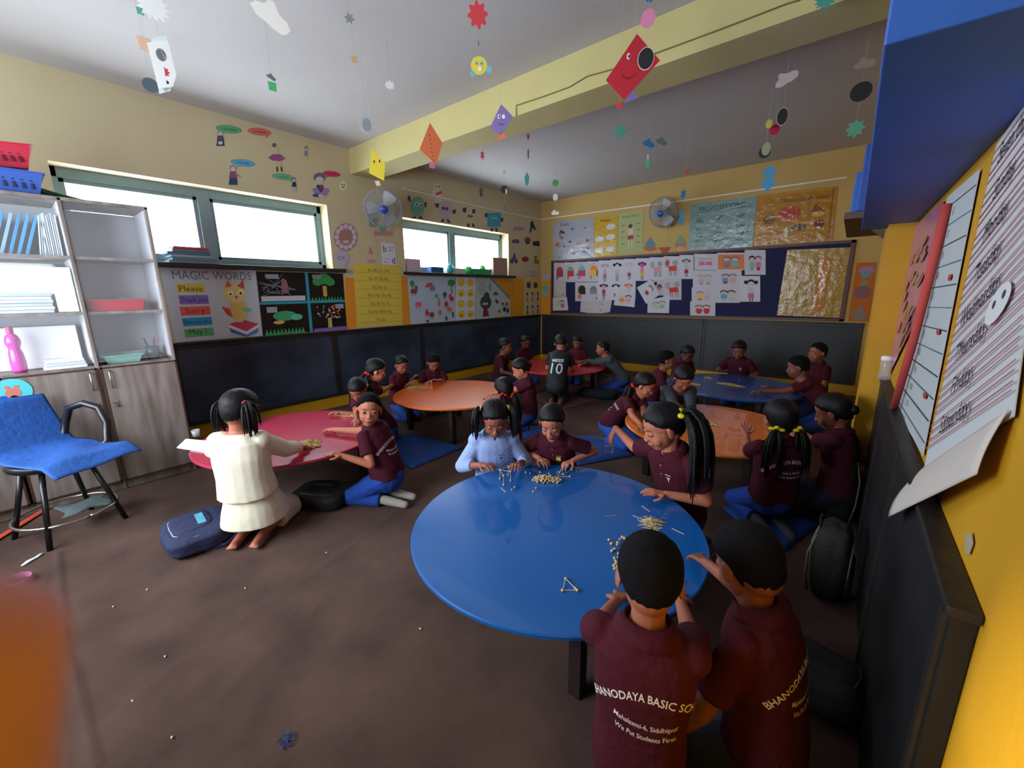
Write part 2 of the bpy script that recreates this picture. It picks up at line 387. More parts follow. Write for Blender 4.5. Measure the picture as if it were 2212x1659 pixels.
def hand(g, wr, d, pn, s, side, m, curl=.5, spread=.12):
    d = V(d).normalized(); pn = V(pn); pn = (pn-d*pn.dot(d)).normalized(); sx = d.cross(pn)*side   # sx towards the thumb
    L = .062*s; p1 = wr+d*L
    for k in (-1, 0, 1): g.cap(wr+d*.008+sx*k*.010*s, p1-d*.006+sx*k*.017*s, .0105*s, .0095*s, m, 8)
    for i, (o, ln) in enumerate(((.027, .040), (.009, .046), (-.009, .043), (-.026, .033))):
        a = p1+sx*o*s-d*(.004*abs(i-1)); cu = 0.; q = a; dd = (d+sx*o*spread*60*.1).normalized(); r = .0072*s
        for j, fr in enumerate((.42, .32, .26)):
            cu += curl*(.75 if j == 0 else .9)
            v = dd*math.cos(cu)+pn*math.sin(cu); e = q+v*ln*1.15*fr*s; g.cap(q, e, r, r*.92, m, 8); q = e; r *= .92
    a = wr+d*.018*s+sx*.022*s; v = (d*.62+sx*.72+pn*.3*(1+curl)).normalized(); b = a+v*.028*s; g.cap(a, b, .0095*s, .008*s, m, 8)
    v = (d*.9+sx*.15+pn*.35*(1+curl)).normalized(); g.cap(b, b+v*.026*s, .008*s, .0066*s, m, 8)
def loft(g, rings, m, n=20):                     # rings: (centre, right vector*rx, forward vector*ry)
    vs = []
    for c, a, b in rings:
        for j in range(n):
            t = 2*PI*j/n; x, y = math.cos(t), math.sin(t)
            vs.append(c+a*(abs(x)**.85*(1 if x >= 0 else -1))+b*(abs(y)**.85*(1 if y >= 0 else -1)))
    k = len(rings); fs = [(i*n+j, i*n+(j+1) % n, (i+1)*n+(j+1) % n, (i+1)*n+j) for i in range(k-1) for j in range(n)]
    fs += [tuple(range(n-1, -1, -1)), tuple((k-1)*n+j for j in range(n))]
    g.add(vs, fs, m)
PEOPLE = {}
def person(key, label, head, hz, look, face, pitch=25, s=1., back=None, hands=None, legs='kneel', hair='short', top='maroon', sk='8a5640',
           vox=.007, roll=0, side=0, group='children round the low tables', ties=None, trousers=None, sock='3b3f48', eyes='down', pelz=.19, handcurl=(.45, .45), elbow=(0, 0), detail=True,
           bare=False, legdir=None, sleeve=.68, palm=None, tab=None, hdir=None):
    """head: photo pixel of the head centre, hz its height; look/face: world points the head/chest turn to; back: distance of the pelvis behind the head"""
    Hc = onz(head[0], head[1], hz) if len(head) == 2 else V(head)
    F = V(face)-Hc; F.z = 0; F.normalize(); R = V((F.y, -F.x, 0)); Z = V((0, 0, 1))
    D = V(look)-Hc; D.z = 0; D.normalize(); pr = math.radians(pitch)
    D = D*math.cos(pr)-Z*math.sin(pr); hs = s*1.04
    M = frame(D, Z)
    if roll: M = M @ Matrix.Rotation(math.radians(roll), 3, 'Y')
    P3 = lambda x, y, z: Hc+M @ V((x*hs, y*hs, z*hs))
    HU = M @ Z
    N = Hc-Z*.078*s-HU*.030*s-D*.03*s
    b = .06 if back is None else back
    if tab:
        cc = TABLES[tab]; RT = .70 if tab == 'blueB' else .655
        hd_ = (V((Hc.x, Hc.y, 0))-cc).length; tt = max(.3, (N.z-.41)/(N.z-pelz*s)); b = max(b, min(.36, (RT+.088*s-hd_)/tt)/s)
    Pv = V((Hc.x, Hc.y, 0))-F*b*s+R*side*s; Pv.z = pelz*s
    root = thing('person', label, 'person', (Pv.x, Pv.y, 0), group)
    S = skin(sk); g = G()
    # ---- head
    g.ell(P3(0, -.014, .028), (.070*hs, .086*hs, .076*hs), S, M, 18, 12); g.ell(P3(0, .018, -.022), (.058*hs, .062*hs, .074*hs), S, M, 16, 10)
    g.ell(P3(0, .034, -.070), (.034*hs, .038*hs, .030*hs), S, M); 
    for q in (-1, 1):
        g.ell(P3(q*.028, .046, -.036), (.027*hs, .024*hs, .030*hs), S, M); g.ell(P3(q*.072, -.008, -.012), (.007*hs, .017*hs, .027*hs), S, M @ Matrix.Rotation(q*-.35, 3, 'Z'))
        g.ell(P3(q*.009, .086, -.028), (.008*hs, .008*hs, .006*hs), S, M, 8, 6)
    g.cap(P3(0, .076, .0), P3(0, .087, -.024), .005*hs, .0085*hs, S, 8)
    g.ell(P3(0, .073, -.050), (.023*hs, .011*hs, .010*hs), S, M, 10, 6); g.ell(P3(0, .070, -.061), (.019*hs, .011*hs, .010*hs), S, M, 10, 6)
    g.cap(P3(0, -.024, -.045), N-Z*.02*s, .039*s, .043*s, S)
    g.ell(P3(0, -.038, -.028), (.052*hs, .050*hs, .050*hs), S, M, 14, 10)
    # ---- torso rings along a gently bowed spine
    def spine(t):
        m_ = (Pv+N)*.5-F*.035*s; return Pv*(1-t)**2+m_*2*t*(1-t)+N*t*t
    RX = [(0, .098, .080), (.18, .100, .078), (.42, .094, .070), (.66, .108, .076), (.84, .112, .070), (.95, .070, .052), (1.0, .040, .038)]
    def rings(k, lo=0, hi=1, grow=0):
        out = []
        for t, a, b_ in RX:
            if t < lo or t > hi: continue
            ax = (spine(min(1, t+.05))-spine(max(0, t-.05))).normalized(); fw = ax.cross(R)*-1; fw = (F-ax*F.dot(ax)).normalized()
            out.append((spine(t), R*(a*s+k+grow*(1-t)), fw*(b_*s+k+grow*(1-t))))
        return out
    loft(g, rings(-.006), S)
    ax = (spine(.9)-spine(.8)).normalized()
    sh = [spine(.86)+R*q*.108*s for q in (-1, 1)]       # left(-R) , right(+R)
    wr = []; el = []
    for i, q in enumerate((-1, 1)):
        if hands and hands[i] is not None: t = hands[i]; w_ = onz(t[0], t[1], t[2]) if t[0] > 20 else V(t)
        else: w_ = sh[i]+F*.2*s+Z*-.22*s
        pole = Z*-.9+R*q*(.25+elbow[i])-F*.3; e = ik(sh[i], w_, .185*s, .175*s, pole); wr.append(w_); el.append(e)
        g.cap(sh[i], e, .036*s, .028*s, S); g.cap(e, w_, .028*s, .018*s, S)
        hd = (w_-e).normalized(); pd = (palm[i] if palm and palm[i] else (0, 0, -1))
        if hd.z < -.3: hd = (hd+V((0, 0, .45))).normalized()
        if hdir and hdir[i]: hd = V(hdir[i]).normalized()
        hand(g, w_, hd, pd, s, -q, S, handcurl[i])
    # ---- legs
    LF = F if legdir is None else V(legdir).normalized(); LR = V((LF.y, -LF.x, 0))
    hip = [Pv+LR*q*.055*s for q in (-1, 1)]; seg = []
    for i, q in enumerate((-1, 1)):
        if legs == 'kneel': kn = V((Pv.x, Pv.y, .055*s))+LF*.24*s+LR*q*.085*s; an = kn-LF*.25*s-LR*q*.03*s; an.z = .042*s; to = an-LF*.12*s; to.z = .028*s
        elif legs == 'up': kn = V((Pv.x, Pv.y, .055*s))+LF*.10*s+LR*q*.07*s; an = kn-LF*.26*s; an.z = .045*s; to = an-LF*.10*s; to.z = .02*s
        elif legs == 'cross': kn = V((Pv.x, Pv.y, .085*s))+LF*.17*s+LR*q*.20*s; an = V((Pv.x, Pv.y, .045*s))+LF*(.22+.05*q)*s-LR*q*.06*s; to = an-LR*q*.11*s+LF*.01; to.z = .03*s
        else: kn = V((Pv.x, Pv.y, .30*s))+LF*.20*s+LR*q*.09*s; an = V((Pv.x, Pv.y, .05*s))+LF*.16*s+LR*q*.09*s; to = an+LF*.12*s; to.z = .02*s
        seg.append((kn, an, to)); g.cap(hip[i], kn, .055*s, .042*s, S); g.cap(kn, an, .040*s, .026*s, S)
        g.cap(an, to, .027*s, .020*s, S); g.ell(an-(to-an).normalized()*.012, (.026*s,)*3, S)
        if bare:
            dd = (to-an).normalized(); xx = dd.cross(Z)
            for t in range(5): g.cap(to+xx*(t-2)*.009*s, to+xx*(t-2)*.011*s+dd*(.022-.003*abs(t-2+q))*s, .0065*s, .006*s, S, 8)
    blob('body', g, root, vox, 4 if vox < .006 else 2)
    # ---- clothes
    CL = {'maroon': M_MAR, 'shirt': STRIPE, 'cream': mat('e6dfc8', .9, var=.06, vs=14, bump=.25, bs=16, sheen=.3),
          'black': mat('101013', .7, bump=.3, bs=40), 'grey': mat('454a55', .8, var=.12, vs=10, bump=.3, bs=40), 'teal': mat('22303c', .8, bump=.3, bs=40)}
    cream_ = top == 'cream'; tm = CL[top]; g = G(); loose = {'cream': .020, 'black': .014, 'grey': .016}.get(top, .012)*s
    loft(g, rings(loose, .18 if cream_ else 0, .96, (.012 if not cream_ else .030)*s), tm)
    for i, q in enumerate((-1, 1)):
        long_ = top in ('cream', 'grey', 'teal') or top == 'shirt'; a, e, w_ = sh[i], el[i], wr[i]
        if long_:
            fr = .93 if top != 'shirt' else .55; g.cap(a-R*q*.02*s, e, (.042*s+loose*.7), (.034*s+loose*.7), tm); cu = e+(w_-e)*fr; g.tube([e, e+(cu-e)*.5, cu-(w_-e)*.06, cu], [.034*s+loose*.7, .031*s+loose*.6, .026*s+loose*.5, .030*s+loose*.3], tm, 14); g.ell(e, (.034*s+loose*.7,)*3, tm); g.ell(a, (.044*s+loose*.5,)*3, tm)
        else:
            c = a+(e-a)*sleeve; g.tube([a-R*q*.03*s, a, a+(c-a)*.5, c], [.036*s, .038*s+loose*.5, .039*s+loose*.6, .040*s+loose*.9], tm, 16)
            g.ell(a, (.039*s+loose*.4,)*3, tm)
    shirt = blob('shirt' if top != 'cream' else 'sweatshirt', g, root, max(vox, .006), 3)
    # collar
    if top in ('maroon', 'shirt') and detail:
        g = G(); ax = (spine(1)-spine(.9)).normalized(); fw = (F-ax*F.dot(ax)).normalized(); c0 = spine(.96)-F*.004; n = 22; vs = []
        for k, (rr, h) in enumerate(((.048, .026), (.053, .030), (.068, .006), (.078, -.008), (.072, -.014), (.053, .0))):
            for j in range(n):
                t = PI/2+.08+(2*PI-.16)*j/(n-1); drop = -.018*max(0, math.sin(t))**3*(1 if k in (2, 3, 4) else .5)
                vs.append(c0+R*(rr*s*math.cos(t)*1.1)+fw*(rr*s*math.sin(t))+ax*((h+drop)*s))
        fs = [(k*n+j, k*n+j+1, (k+1)*n+j+1, (k+1)*n+j) for k in range(5) for j in range(n-1)]+[(5*n+j, 5*n+j+1, j+1, j) for j in range(n-1)]
        g.add(vs, fs, tm); obj('collar', g, root, smooth=True)
    # trousers / shorts
    cream = top == 'cream'; pm = CL['cream'] if cream else (mat(trousers, .85, var=.15, vs=9, bump=.35, bs=30) if trousers else M_BLUEC)
    g = G(); e = .011*s if not cream else .020*s
    g.ell(Pv, (.112*s+e*.3, .105*s+e*.3, .10*s+e), pm, frame(F, Z), 16, 10)
    for i in range(2):
        kn, an, to = seg[i]; c = kn+(an-kn)*(.85 if not cream else .6)
        g.cap(hip[i], kn, .060*s+e, .046*s+e, pm); g.tube([kn, kn+(c-kn)*.5, c], [.044*s+e, .040*s+e, .036*s+e*1.2], pm, 14); g.ell(kn, (.045*s+e,)*3, pm)
    if cream:
        ax_ = (Z*.8+F*.1).normalized(); c1 = Pv+Z*.06*s; rg = []
        for k_, (dz_, a_, b_) in enumerate(((.07, .098, .085), (.0, .125, .115), (-.08, .150, .150), (-.15, .165, .175))): rg.append((c1+Z*dz_*s+F*(.01*k_)*s, R*a_*s, F*b_*s))
        loft(g, rg, pm, 24)
    o = blob('trousers' if not cream else 'skirt', g, root, max(vox, .007), 3)
    if not bare:
        for i in range(2):
            kn, an, to = seg[i]; g = G(); sm = mat(sock, .9, bump=.3, bs=90); g.cap(kn+(an-kn)*.8, an, .030*s, .031*s, sm); g.cap(an, to+(to-an)*.12, .032*s, .026*s, sm); g.ell(an-(to-an).normalized()*.014, (.031*s,)*3, sm)
            blob('sock', g, root, .008, 2)
    # ---- hair
    def hairline(q):
        az = math.atan2(abs(q.x), q.y); el_ = math.asin(max(-1, min(1, q.z)))      # az 0 = front
        pts = [(0, .50), (.5, .42), (.9, .15), (1.2, -.12), (1.45, -.22), (1.75, -.45), (2.2, -.80), (PI, -.95)]
        for (a0, e0), (a1, e1) in zip(pts, pts[1:]):
            if az <= a1: lim = e0+(e1-e0)*(az-a0)/(a1-a0); break
        if hair in ('short', 'crop'): lim += .05
        return el_-lim
    th = {'crop': 1.035, 'short': 1.075}.get(hair, 1.06)
    rr = R0.random()*9
    def hf(q):
        k = hairline(q)+.10*noise.noise(V((math.atan2(q.x, q.y)*9, q.z*2, rr))); t = max(0, min(1, k/.26+.42)); nz = noise.noise(q*5+V((rr, 0, 0)))*.022+noise.noise(V((q.x*22, q.y*3, rr)))*.014; part = 0
        if hair not in ('short', 'crop') and q.z > .1: part = -.03*math.exp(-(q.x/.035)**2)
        return .88+(th-.88+nz+part)*t
    g = G(); hm = HAIR if hair != 'crop' else HAIRS; g.ell(P3(0, -.014, .028), (.0735*hs, .0895*hs, .0785*hs), hm, M, 48, 34, hf)
    for k_, q_ in enumerate(g.v):                                       # the hair runs down the nape
        l_ = M.transposed() @ (V(q_)-Hc)
        if l_.z < .028*hs and l_.y < -.01*hs: l_.z = .028*hs+(l_.z-.028*hs)*1.5; l_.y *= .98; g.v[k_] = tuple(Hc+M @ l_)
    hr = obj('hair', g, root, smooth=True)
    tail = []
    def strands(g2, p0, dirn, ln, n=14, w=.022, wob=.02, down=.9):
        n = int(n*1.7); w *= .62
        for k in range(n):
            a = R0.random()*2*PI; rr_ = math.sqrt(R0.random()); q = [p0]; x, y = ortho(dirn); p = p0
            v = V(dirn).normalized()*.55+ (x*math.cos(a)+y*math.sin(a))*.75*rr_; L = ln*(.8+.3*R0.random()); st = 7; off = V((R0.uniform(-1, 1), R0.uniform(-1, 1), 0))*wob
            for i in range(st):
                v = v*(.62 if i == 0 else .5)+V((0, 0, -1))*(.38 if i == 0 else .62)*down+off*.5*math.sin(i*1.9+k); v.normalize(); p = p+v*(L/st); q.append(p)
            g2.tube(q, [w*f for f in (.35, .55, .6, .55, .5, .42, .3, .08)], HAIR, 7)
    tc = {'yellow': 'e8dc10', 'red': 'd01018', 'pale': 'e9dc5a', 'white': 'd8d8d8', 'mix': 'c03050'}.get(ties, 'e8dc10')
    def tie(p, nrm, r=.016):
        g3 = G(); c = mat(tc, .5); x, y = ortho(nrm)
        ring_ = [p+(x*math.cos(2*PI*k/12)+y*math.sin(2*PI*k/12))*r*.8*hs for k in range(13)]; g3.tube(ring_, r*.38*hs, c, 6)
        if ties in ('yellow', 'red'):
            for q in (-1, 1):
                g3.ell(p+x*q*r*1.3*hs, (r*1.1*hs, r*.8*hs, r*.6*hs), c, None, 10, 6); g3.ell(p+y*q*r*.9*hs, (r*.8*hs, r*.8*hs, r*.6*hs), c, None, 8, 6)
        obj('hair_tie', g3, root, smooth=True)
    if hair in ('pigtails', 'pigtails_high', 'pigtails_low'):
        hz_ = {'pigtails': .035, 'pigtails_high': .062, 'pigtails_low': -.045}[hair]; yy = {'pigtails': -.045, 'pigtails_high': -.02, 'pigtails_low': -.055}[hair]
        for q in (-1, 1):
            p = P3(q*.074, yy, hz_) if hair != 'pigtails_low' else P3(q*.05, -.068, hz_); d = (M @ V((q*1.0, -.35, .15))) if hair != 'pigtails_low' else (M @ V((q*.4, -.5, -.6)))
            g2 = G(); strands(g2, p, d, (.17 if hair != 'pigtails_low' else .26)*hs, (22 if hair != 'pigtails_high' else 40), (.020 if hair != 'pigtails_high' else .026)*hs, .03 if hair != 'pigtails_high' else .10); obj('pigtail', g2, root, smooth=True, recalc=False); tie(p+d.normalized()*.004, d)
    if hair == 'ponytail':
        p = P3(.03, -.092, .03); d = M @ V((.3, -1, -.1)); g2 = G(); strands(g2, p, d, .38*hs, 30, .020*hs, .025); obj('ponytail', g2, root, smooth=True, recalc=False); tie(p, d, .02)
    if hair == 'side':
        p = P3(-.035, -.085, .035); d = M @ V((-.5, -1, -.05)); g2 = G(); strands(g2, p, d, .40*hs, 34, .021*hs, .02); obj('ponytail', g2, root, smooth=True, recalc=False); tie(p, d, .02)
    if hair == 'bun':
        g2 = G(); g2.ell(P3(0, -.098, -.01), (.030*hs, .026*hs, .030*hs), HAIR, M); obj('hair_bun', g2, root, smooth=True)
    # ---- face details
    if detail:
        dk = mat('100c0c', .6)
        for q in (-1, 1):
            g = G(); c = P3(q*.029, .0600, .0)
            if eyes == 'open':
                g.ell(c, (.0135*hs,)*3, mat('9c948e', .3), M, 12, 10); g.ell(P3(q*.029, .0605, .0075), (.0148*hs, .0135*hs, .0085*hs), S, M, 12, 8); g.ell(P3(q*.029, .0595, -.0095), (.0148*hs, .0135*hs, .0065*hs), S, M, 12, 8); g.ell(P3(q*.029-.002, .0712, .0), (.0068*hs, .004*hs, .0066*hs), mat('1a0f0b', .2), M, 10, 8)
                g.tube([P3(q*.029+x, .0755-abs(x)*.30, .0040-abs(x)*.30) for x in (-.013, -.006, 0, .006, .013)], .0014*hs, dk, 5)
            else:
                g.ell(c, (.0135*hs,)*3, S, M, 12, 10)
                g.tube([P3(q*.029+x, .0755-abs(x)*.35, -.0035+abs(x)*.25) for x in (-.0135, -.007, 0, .007, .0135)], .0015*hs, dk, 5)
            obj('eye', g, root, smooth=True)
            g = G(); g.tube([P3(q*(.012+x), .0800-x*.42, .0195+math.sin(x/.034*PI)*.0045) for x in (0, .008, .017, .026, .034)], [.0012, .0022, .0022, .0018, .0008], dk, 6); obj('eyebrow', g, root, smooth=True)
        g = G(); lm = mat('7a3f38', .5)
        g.tube([P3(x, .0835-abs(x)*.45, -.0520-(abs(x)*.10)) for x in (-.020, -.010, 0, .010, .020)], [.001*hs, .0032*hs, .0030*hs, .0032*hs, .001*hs], lm, 6)
        g.tube([P3(x, .0810-abs(x)*.45, -.0585+(abs(x)*.14)) for x in (-.018, -.009, 0, .009, .018)], [.001*hs, .0036*hs, .0042*hs, .0036*hs, .001*hs], lm, 6)
        obj('lips', g, root, smooth=True)
    PEOPLE[key] = dict(root=root, shirt=shirt, spine=spine, F=F, R=R, s=s, P3=P3, wr=wr, el=el, Pv=Pv, sh=sh, M=M, Hc=Hc)
    return root
def tc(k, dz=TZ): c = TABLES[k]; return (c.x, c.y, dz)
B_, OR_, OL_, RD_, RB_, BB_ = tc('blue'), tc('orangeR'), tc('orangeL'), tc('red'), tc('redB'), tc('blueB')
# foreground blue table
person('P26', 'boy in maroon polo kneeling with his back to the viewer, nearest of the children', (1403, 1245), .75, (-.55, 1.5, .4), (-.48, 1.5, .4), 28, 1.0, back=.02, hands=[(1330, 1300, .44), (1470, 1300, .43)], hair='crop', vox=.0045, sk='8f5a44', elbow=(.5, .3), tab='blue')
person('P27', 'boy in dark maroon polo seated at the right, beside the black dado', (1612, 1215), .72, (-.75, 1.62, .4), (-1.2, 1.40, .4), 30, 1.0, back=.10, hands=[(-.30, 1.02, .12), (1525, 1215, .46)], hair='crop', vox=.0045, sk='7c4b38', handcurl=(.2, .5), trousers='1d2436', tab='blue')
person('P25', 'smiling girl in maroon polo with long side ponytail and yellow flower tie', (1430, 922), .77, (-1.25, 1.55, .4), (-1.0, 1.25, .4), 24, 1.12, back=.02, hands=[(1440, 1068, .435), (1330, 925, .60)], hair='side', ties='yellow', vox=.004, sk='a86c50', palm=[(0, 0, -1), (.6, .5, -.2)], handcurl=(.12, .35), hdir=(None, (-.30, -.30, -.85)), elbow=(.1, .5), eyes='down', tab='blue')
person('P24', 'small boy in maroon polo with a yellow sticker on his chest', (1192, 912), .7, (-1.15, 1.62, .4), (-1.12, 1.45, .4), 28, .95, back=.06, hands=[(1238, 995, .45), (1165, 990, .44)], hair='short', vox=.004, sk='a06850', handcurl=(.6, .6), elbow=(.5, .5), tab='blue')
person('P23', 'girl in pale blue striped shirt with curly pigtails and yellow bands', (1068, 905), .72, (-1.25, 1.45, .4), (-1.15, 1.35, .4), 30, 1.02, back=.06, hands=[(1120, 1002, .46), (1040, 1005, .455)], hair='pigtails_high', ties='pale', top='shirt', vox=.004, sk='8c5642', handcurl=(.5, .5), elbow=(.35, .45), trousers='8fa6d8', tab='blue')
# red table
person('P1', 'girl in cream sweatshirt and skirt kneeling with her back to the viewer', (522, 885), .8, (-2.85, 1.15, .4), (-3.0, 1.1, .4), 15, 1.1, back=.0, hands=[(470, 965, .44), (645, 965, .45)], legs='kneel', hair='pigtails', ties='mix', top='cream', vox=.006, sk='9a6048', bare=True, elbow=(.4, .6), pelz=.2, tab='red')
person('P2', 'boy in maroon polo turning round to look at the camera', (797, 885), .68, (0, 0, 1.4), (-3.2, 1.15, .4), 2, 1.05, back=.10, hands=[(740, 985, .43), (722, 928, .44)], hair='crop', vox=.0045, sk='a5694e', eyes='open', sock='a39c93', trousers='1746a8', elbow=(.3, .2), roll=-6, tab='red')
person('P3', 'girl bending over the sticks on the far side of the red table', (772, 842), .64, (-3.0, 1.5, .4), (-3.1, 1.4, .4), 45, .95, back=.12, hands=[(735, 892, .43), (770, 905, .43)], hair='pigtails_low', ties='white', vox=.007, sk='8f5a44', tab='red')
person('P4', 'girl with red hair bobble and printed polo leaning to the orange table by the wall', (813, 800), .72, (-3.2, 2.9, .4), (-3.1, 2.9, .4), 22, 1.05, back=.14, hands=[(832, 838, .43), (848, 832, .44)], hair='pigtails_low', ties='red', vox=.006, sk='a86c50', trousers='1746a8', tab='orangeL')
# orange table by the wall
person('P5', 'smiling boy in maroon polo by the pile of sticks at the orange wall table', (867, 788), .66, (-3.3, 2.75, .4), (-3.3, 2.9, .4), 25, .95, back=.10, hands=[(892, 818, .44), (885, 828, .43)], hair='short', vox=.007, sk='8c5642', tab='orangeL')
person('P6', 'boy with a red badge on his maroon polo against the black board', (936, 783), .64, (-3.3, 3.0, .4), (-3.3, 2.9, .4), 38, .97, back=.08, hands=[(955, 822, .43), (930, 824, .43)], hair='crop', vox=.007, sk='8c5642', elbow=(.4, .4), tab='orangeL')
person('P7', 'girl with hair tied back facing left at the right end of the orange wall table', (1124, 797), .68, (-3.2, 2.75, .4), (-3.0, 2.7, .4), 30, 1.0, back=.08, hands=[(1068, 850, .44), (1075, 862, .44)], hair='bun', vox=.006, sk='a86c50', trousers='16306e', tab='orangeL')
person('P8', 'girl with two red hair bobbles seen from behind, beside the orange wall table', (1088, 842), .62, (-3.3, 3.1, .4), (-3.2, 2.9, .4), 20, 1.0, back=.06, hands=[(1062, 868, .44), (1058, 862, .44)], hair='pigtails_low', ties='red', vox=.006, sk='8c5642', tab='orangeL')
# far red table
person('P9', 'boy in maroon with dark hair at the left end of the far red table', (1092, 748), .68, (-3.2, 5.0, .4), (-3.2, 5.0, .4), 12, 1.1, back=.08, hair='short', vox=.009, sk='6d4333', detail=False, tab='redB')
person('P10', 'child in maroon behind the far red table, near the room corner', (1135, 740), .66, (-3.2, 5.0, .4), (-3.2, 5.0, .4), 20, 1.0, back=.05, hair='short', vox=.009, sk='6d4333', tab='redB')
person('P11', 'person in black football shirt numbered 10 kneeling on the striped mat', (1212, 742), .77, (-3.2, 5.1, .4), (-3.25, 5.3, .4), 35, 1.1, back=.0, hair='short', top='black', vox=.007, sk='9a6650', bare=True, trousers='2d3238', elbow=(.3, .3), pelz=.24, tab='redB')
person('P12', 'child in maroon right of the football shirt, behind the far red table', (1247, 740), .66, (-3.2, 5.0, .4), (-3.2, 5.0, .4), 25, 1.0, back=.05, hair='short', top='maroon', vox=.009, sk='6d4333', tab='redB')
person('P13', 'child in grey jacket in profile at the right end of the far red table', (1301, 752), .66, (-3.3, 5.0, .4), (-3.2, 5.0, .4), 10, 1.0, back=.06, hands=[(1255, 782, .44), (1262, 786, .43)], hair='short', top='grey', vox=.008, sk='8f5a44', detail=False, tab='redB')
# far blue table
person('P14', 'boy in maroon with cropped hair at the left of the far blue table', (1441, 778), .68, (-.9, 5.0, .4), (-.9, 5.0, .4), 10, 1.0, back=.08, hair='crop', vox=.008, sk='7c4b38', detail=False, tab='blueB')
person('P15', 'shadowed child behind the left side of the far blue table', (1485, 765), .66, (-.9, 5.0, .4), (-.9, 5.0, .4), 30, 1.0, back=.05, hair='short', vox=.009, sk='5d382b', tab='blueB')
person('P16', 'child in maroon behind the middle of the far blue table, hands together', (1596, 756), .72, (-1.0, 5.1, .4), (-1.0, 5.1, .4), 28, 1.05, back=.05, hands=[(1602, 800, .43), (1585, 800, .43)], hair='short', vox=.008, sk='6d4333', elbow=(.6, .6), tab='blueB')
person('P17', 'boy in maroon reaching an arm across the right side of the far blue table', (1722, 793), .68, (-1.0, 4.9, .4), (-1.0, 4.9, .4), 15, 1.05, back=.12, hands=[(1645, 845, .44), (1668, 838, .44)], hair='crop', vox=.008, sk='6d4333', detail=False, tab='blueB')
person('P18', 'boy in maroon sitting upright behind the right end of the far blue table', (1765, 762), .74, (-1.3, 4.6, .4), (-1.0, 5.0, .4), 4, 1.05, back=.04, hair='crop', vox=.008, sk='7c4b38', tab='blueB')
# orange table on the right
person('P19', 'girl with red ribbons and printed polo bending over the right orange table', (1393, 832), .64, (-.7, 3.5, .4), (-.85, 3.4, .4), 30, 1.0, back=.22, hands=[(1400, 915, .44), (1385, 918, .43)], hair='pigtails_low', ties='red', vox=.006, sk='a86c50', trousers='2350b4', tab='orangeR')
person('P20', 'child in grey jacket leaning over the sticks on the right orange table', (1476, 818), .66, (-.65, 3.3, .4), (-.7, 3.2, .4), 40, 1.05, back=.16, hands=[(1490, 903, .43), (1478, 893, .44)], hair='bun', ties='yellow', top='grey', vox=.006, sk='a5694e', tab='orangeR')
person('P21', 'girl with two yellow ribbons seen from behind at the right orange table', (1683, 905), .7, (-.75, 3.5, .4), (-.65, 3.4, .4), 12, 1.08, back=.02, hands=[(1612, 938, .50), (1710, 930, .47)], hair='pigtails_low', ties='yellow', vox=.005, sk='8f5a44', trousers='1a44a4', palm=[(0, 0, 1), None], tab='orangeR')
person('P22', 'girl in maroon in profile sitting against the black dado at the right', (1797, 890), .7, (-.8, 3.3, .4), (-.7, 3.3, .4), 25, 1.05, back=.08, hands=[(1718, 928, .46), (1722, 935, .45)], hair='bun', legs='cross', vox=.005, sk='80503c', trousers='1a2030', tab='orangeR')
bake_all()
# ------------------------------------------------------------------ lettering
def glyphs(txt, bold=.0, sp=1.0):
    c = bpy.data.curves.new('t', 'FONT'); c.body = txt; c.size = 1; c.offset = bold; c.space_character = sp; c.resolution_u = 2
    o = bpy.data.objects.new('t', c); me = o.to_mesh(); vs = [v.co.copy() for v in me.vertices]; fs = [tuple(p.vertices) for p in me.polygons]
    o.to_mesh_clear(); bpy.data.objects.remove(o); bpy.data.curves.remove(c)
    xs = [v.x for v in vs] or [0]; w_ = max(xs)-min(xs); x0 = min(xs)
    return [(v.x-x0-w_/2, v.y) for v in vs], fs, w_
def shirt_print(key, items, front=False, name='shirt_print', col='efe9ea'):
    p = PEOPLE[key]; sh = p['shirt']; base = wloc(sh); bv = BVHTree.FromPolygons([v.co+base for v in sh.data.vertices], [tuple(q.vertices) for q in sh.data.polygons])
    F, R, s = p['F'], p['R'], p['s']; dr = -F if front else F; X = -R if front else R; g = G(); m = mat(col, .6)
    for it in items:
        if it[0] == 't':
            _, txt, u0, t0, h, arc, bold = it; vs, fs, w_ = glyphs(txt, bold); q = []
            for x, y in vs:
                x *= h*s; y *= h*s
                if arc: rad = arc*s; a = x/abs(rad); x, y = (abs(rad)+y*(1 if arc > 0 else -1))*math.sin(a), ((rad+y)*math.cos(a)-rad if arc > 0 else -((abs(rad)-y)*math.cos(a)-abs(rad)))
                q.append((x+u0*s, y))
        else:
            _, pts, t0 = it; q = [(a*s, b*s) for a, b in pts]; fs = [tuple(range(len(q)))]
        out = []; c = p['spine'](t0); up = (p['spine'](t0+.05)-p['spine'](t0-.05)).normalized()
        ok = True
        for x, y in q:
            a = x/(.125*s); od = (-dr)*math.cos(a)+X*math.sin(a); hit = bv.ray_cast(c+up*y+od*.5, -od)
            if hit[0] is None: hit = bv.find_nearest(c+up*y+od*.12)
            n = hit[1]; n = -n if n.dot(od) < 0 else n
            out.append(hit[0]+n*.0016)
        g.add(out, fs, m)
    o = obj(name, g, sh, recalc=False); return o
full = [('t', 'BHANODAYA BASIC SCHOOL', .030, .70, .029, .26, .012), ('t', 'Mahalaxmi-6, Siddhipur', .02, .53, .021, -.50, .008), ('t', 'We Put Students First', .02, .46, .021, -.50, .008)]
for k in ('P26', 'P27', 'P2', 'P4', 'P8', 'P19', 'P21'): shirt_print(k, full)
shirt_print('P11', [('t', 'MESSI', 0, .72, .058, .6, .02), ('t', '10', 0, .38, .20, 0, .0)], col='d8e6f2')
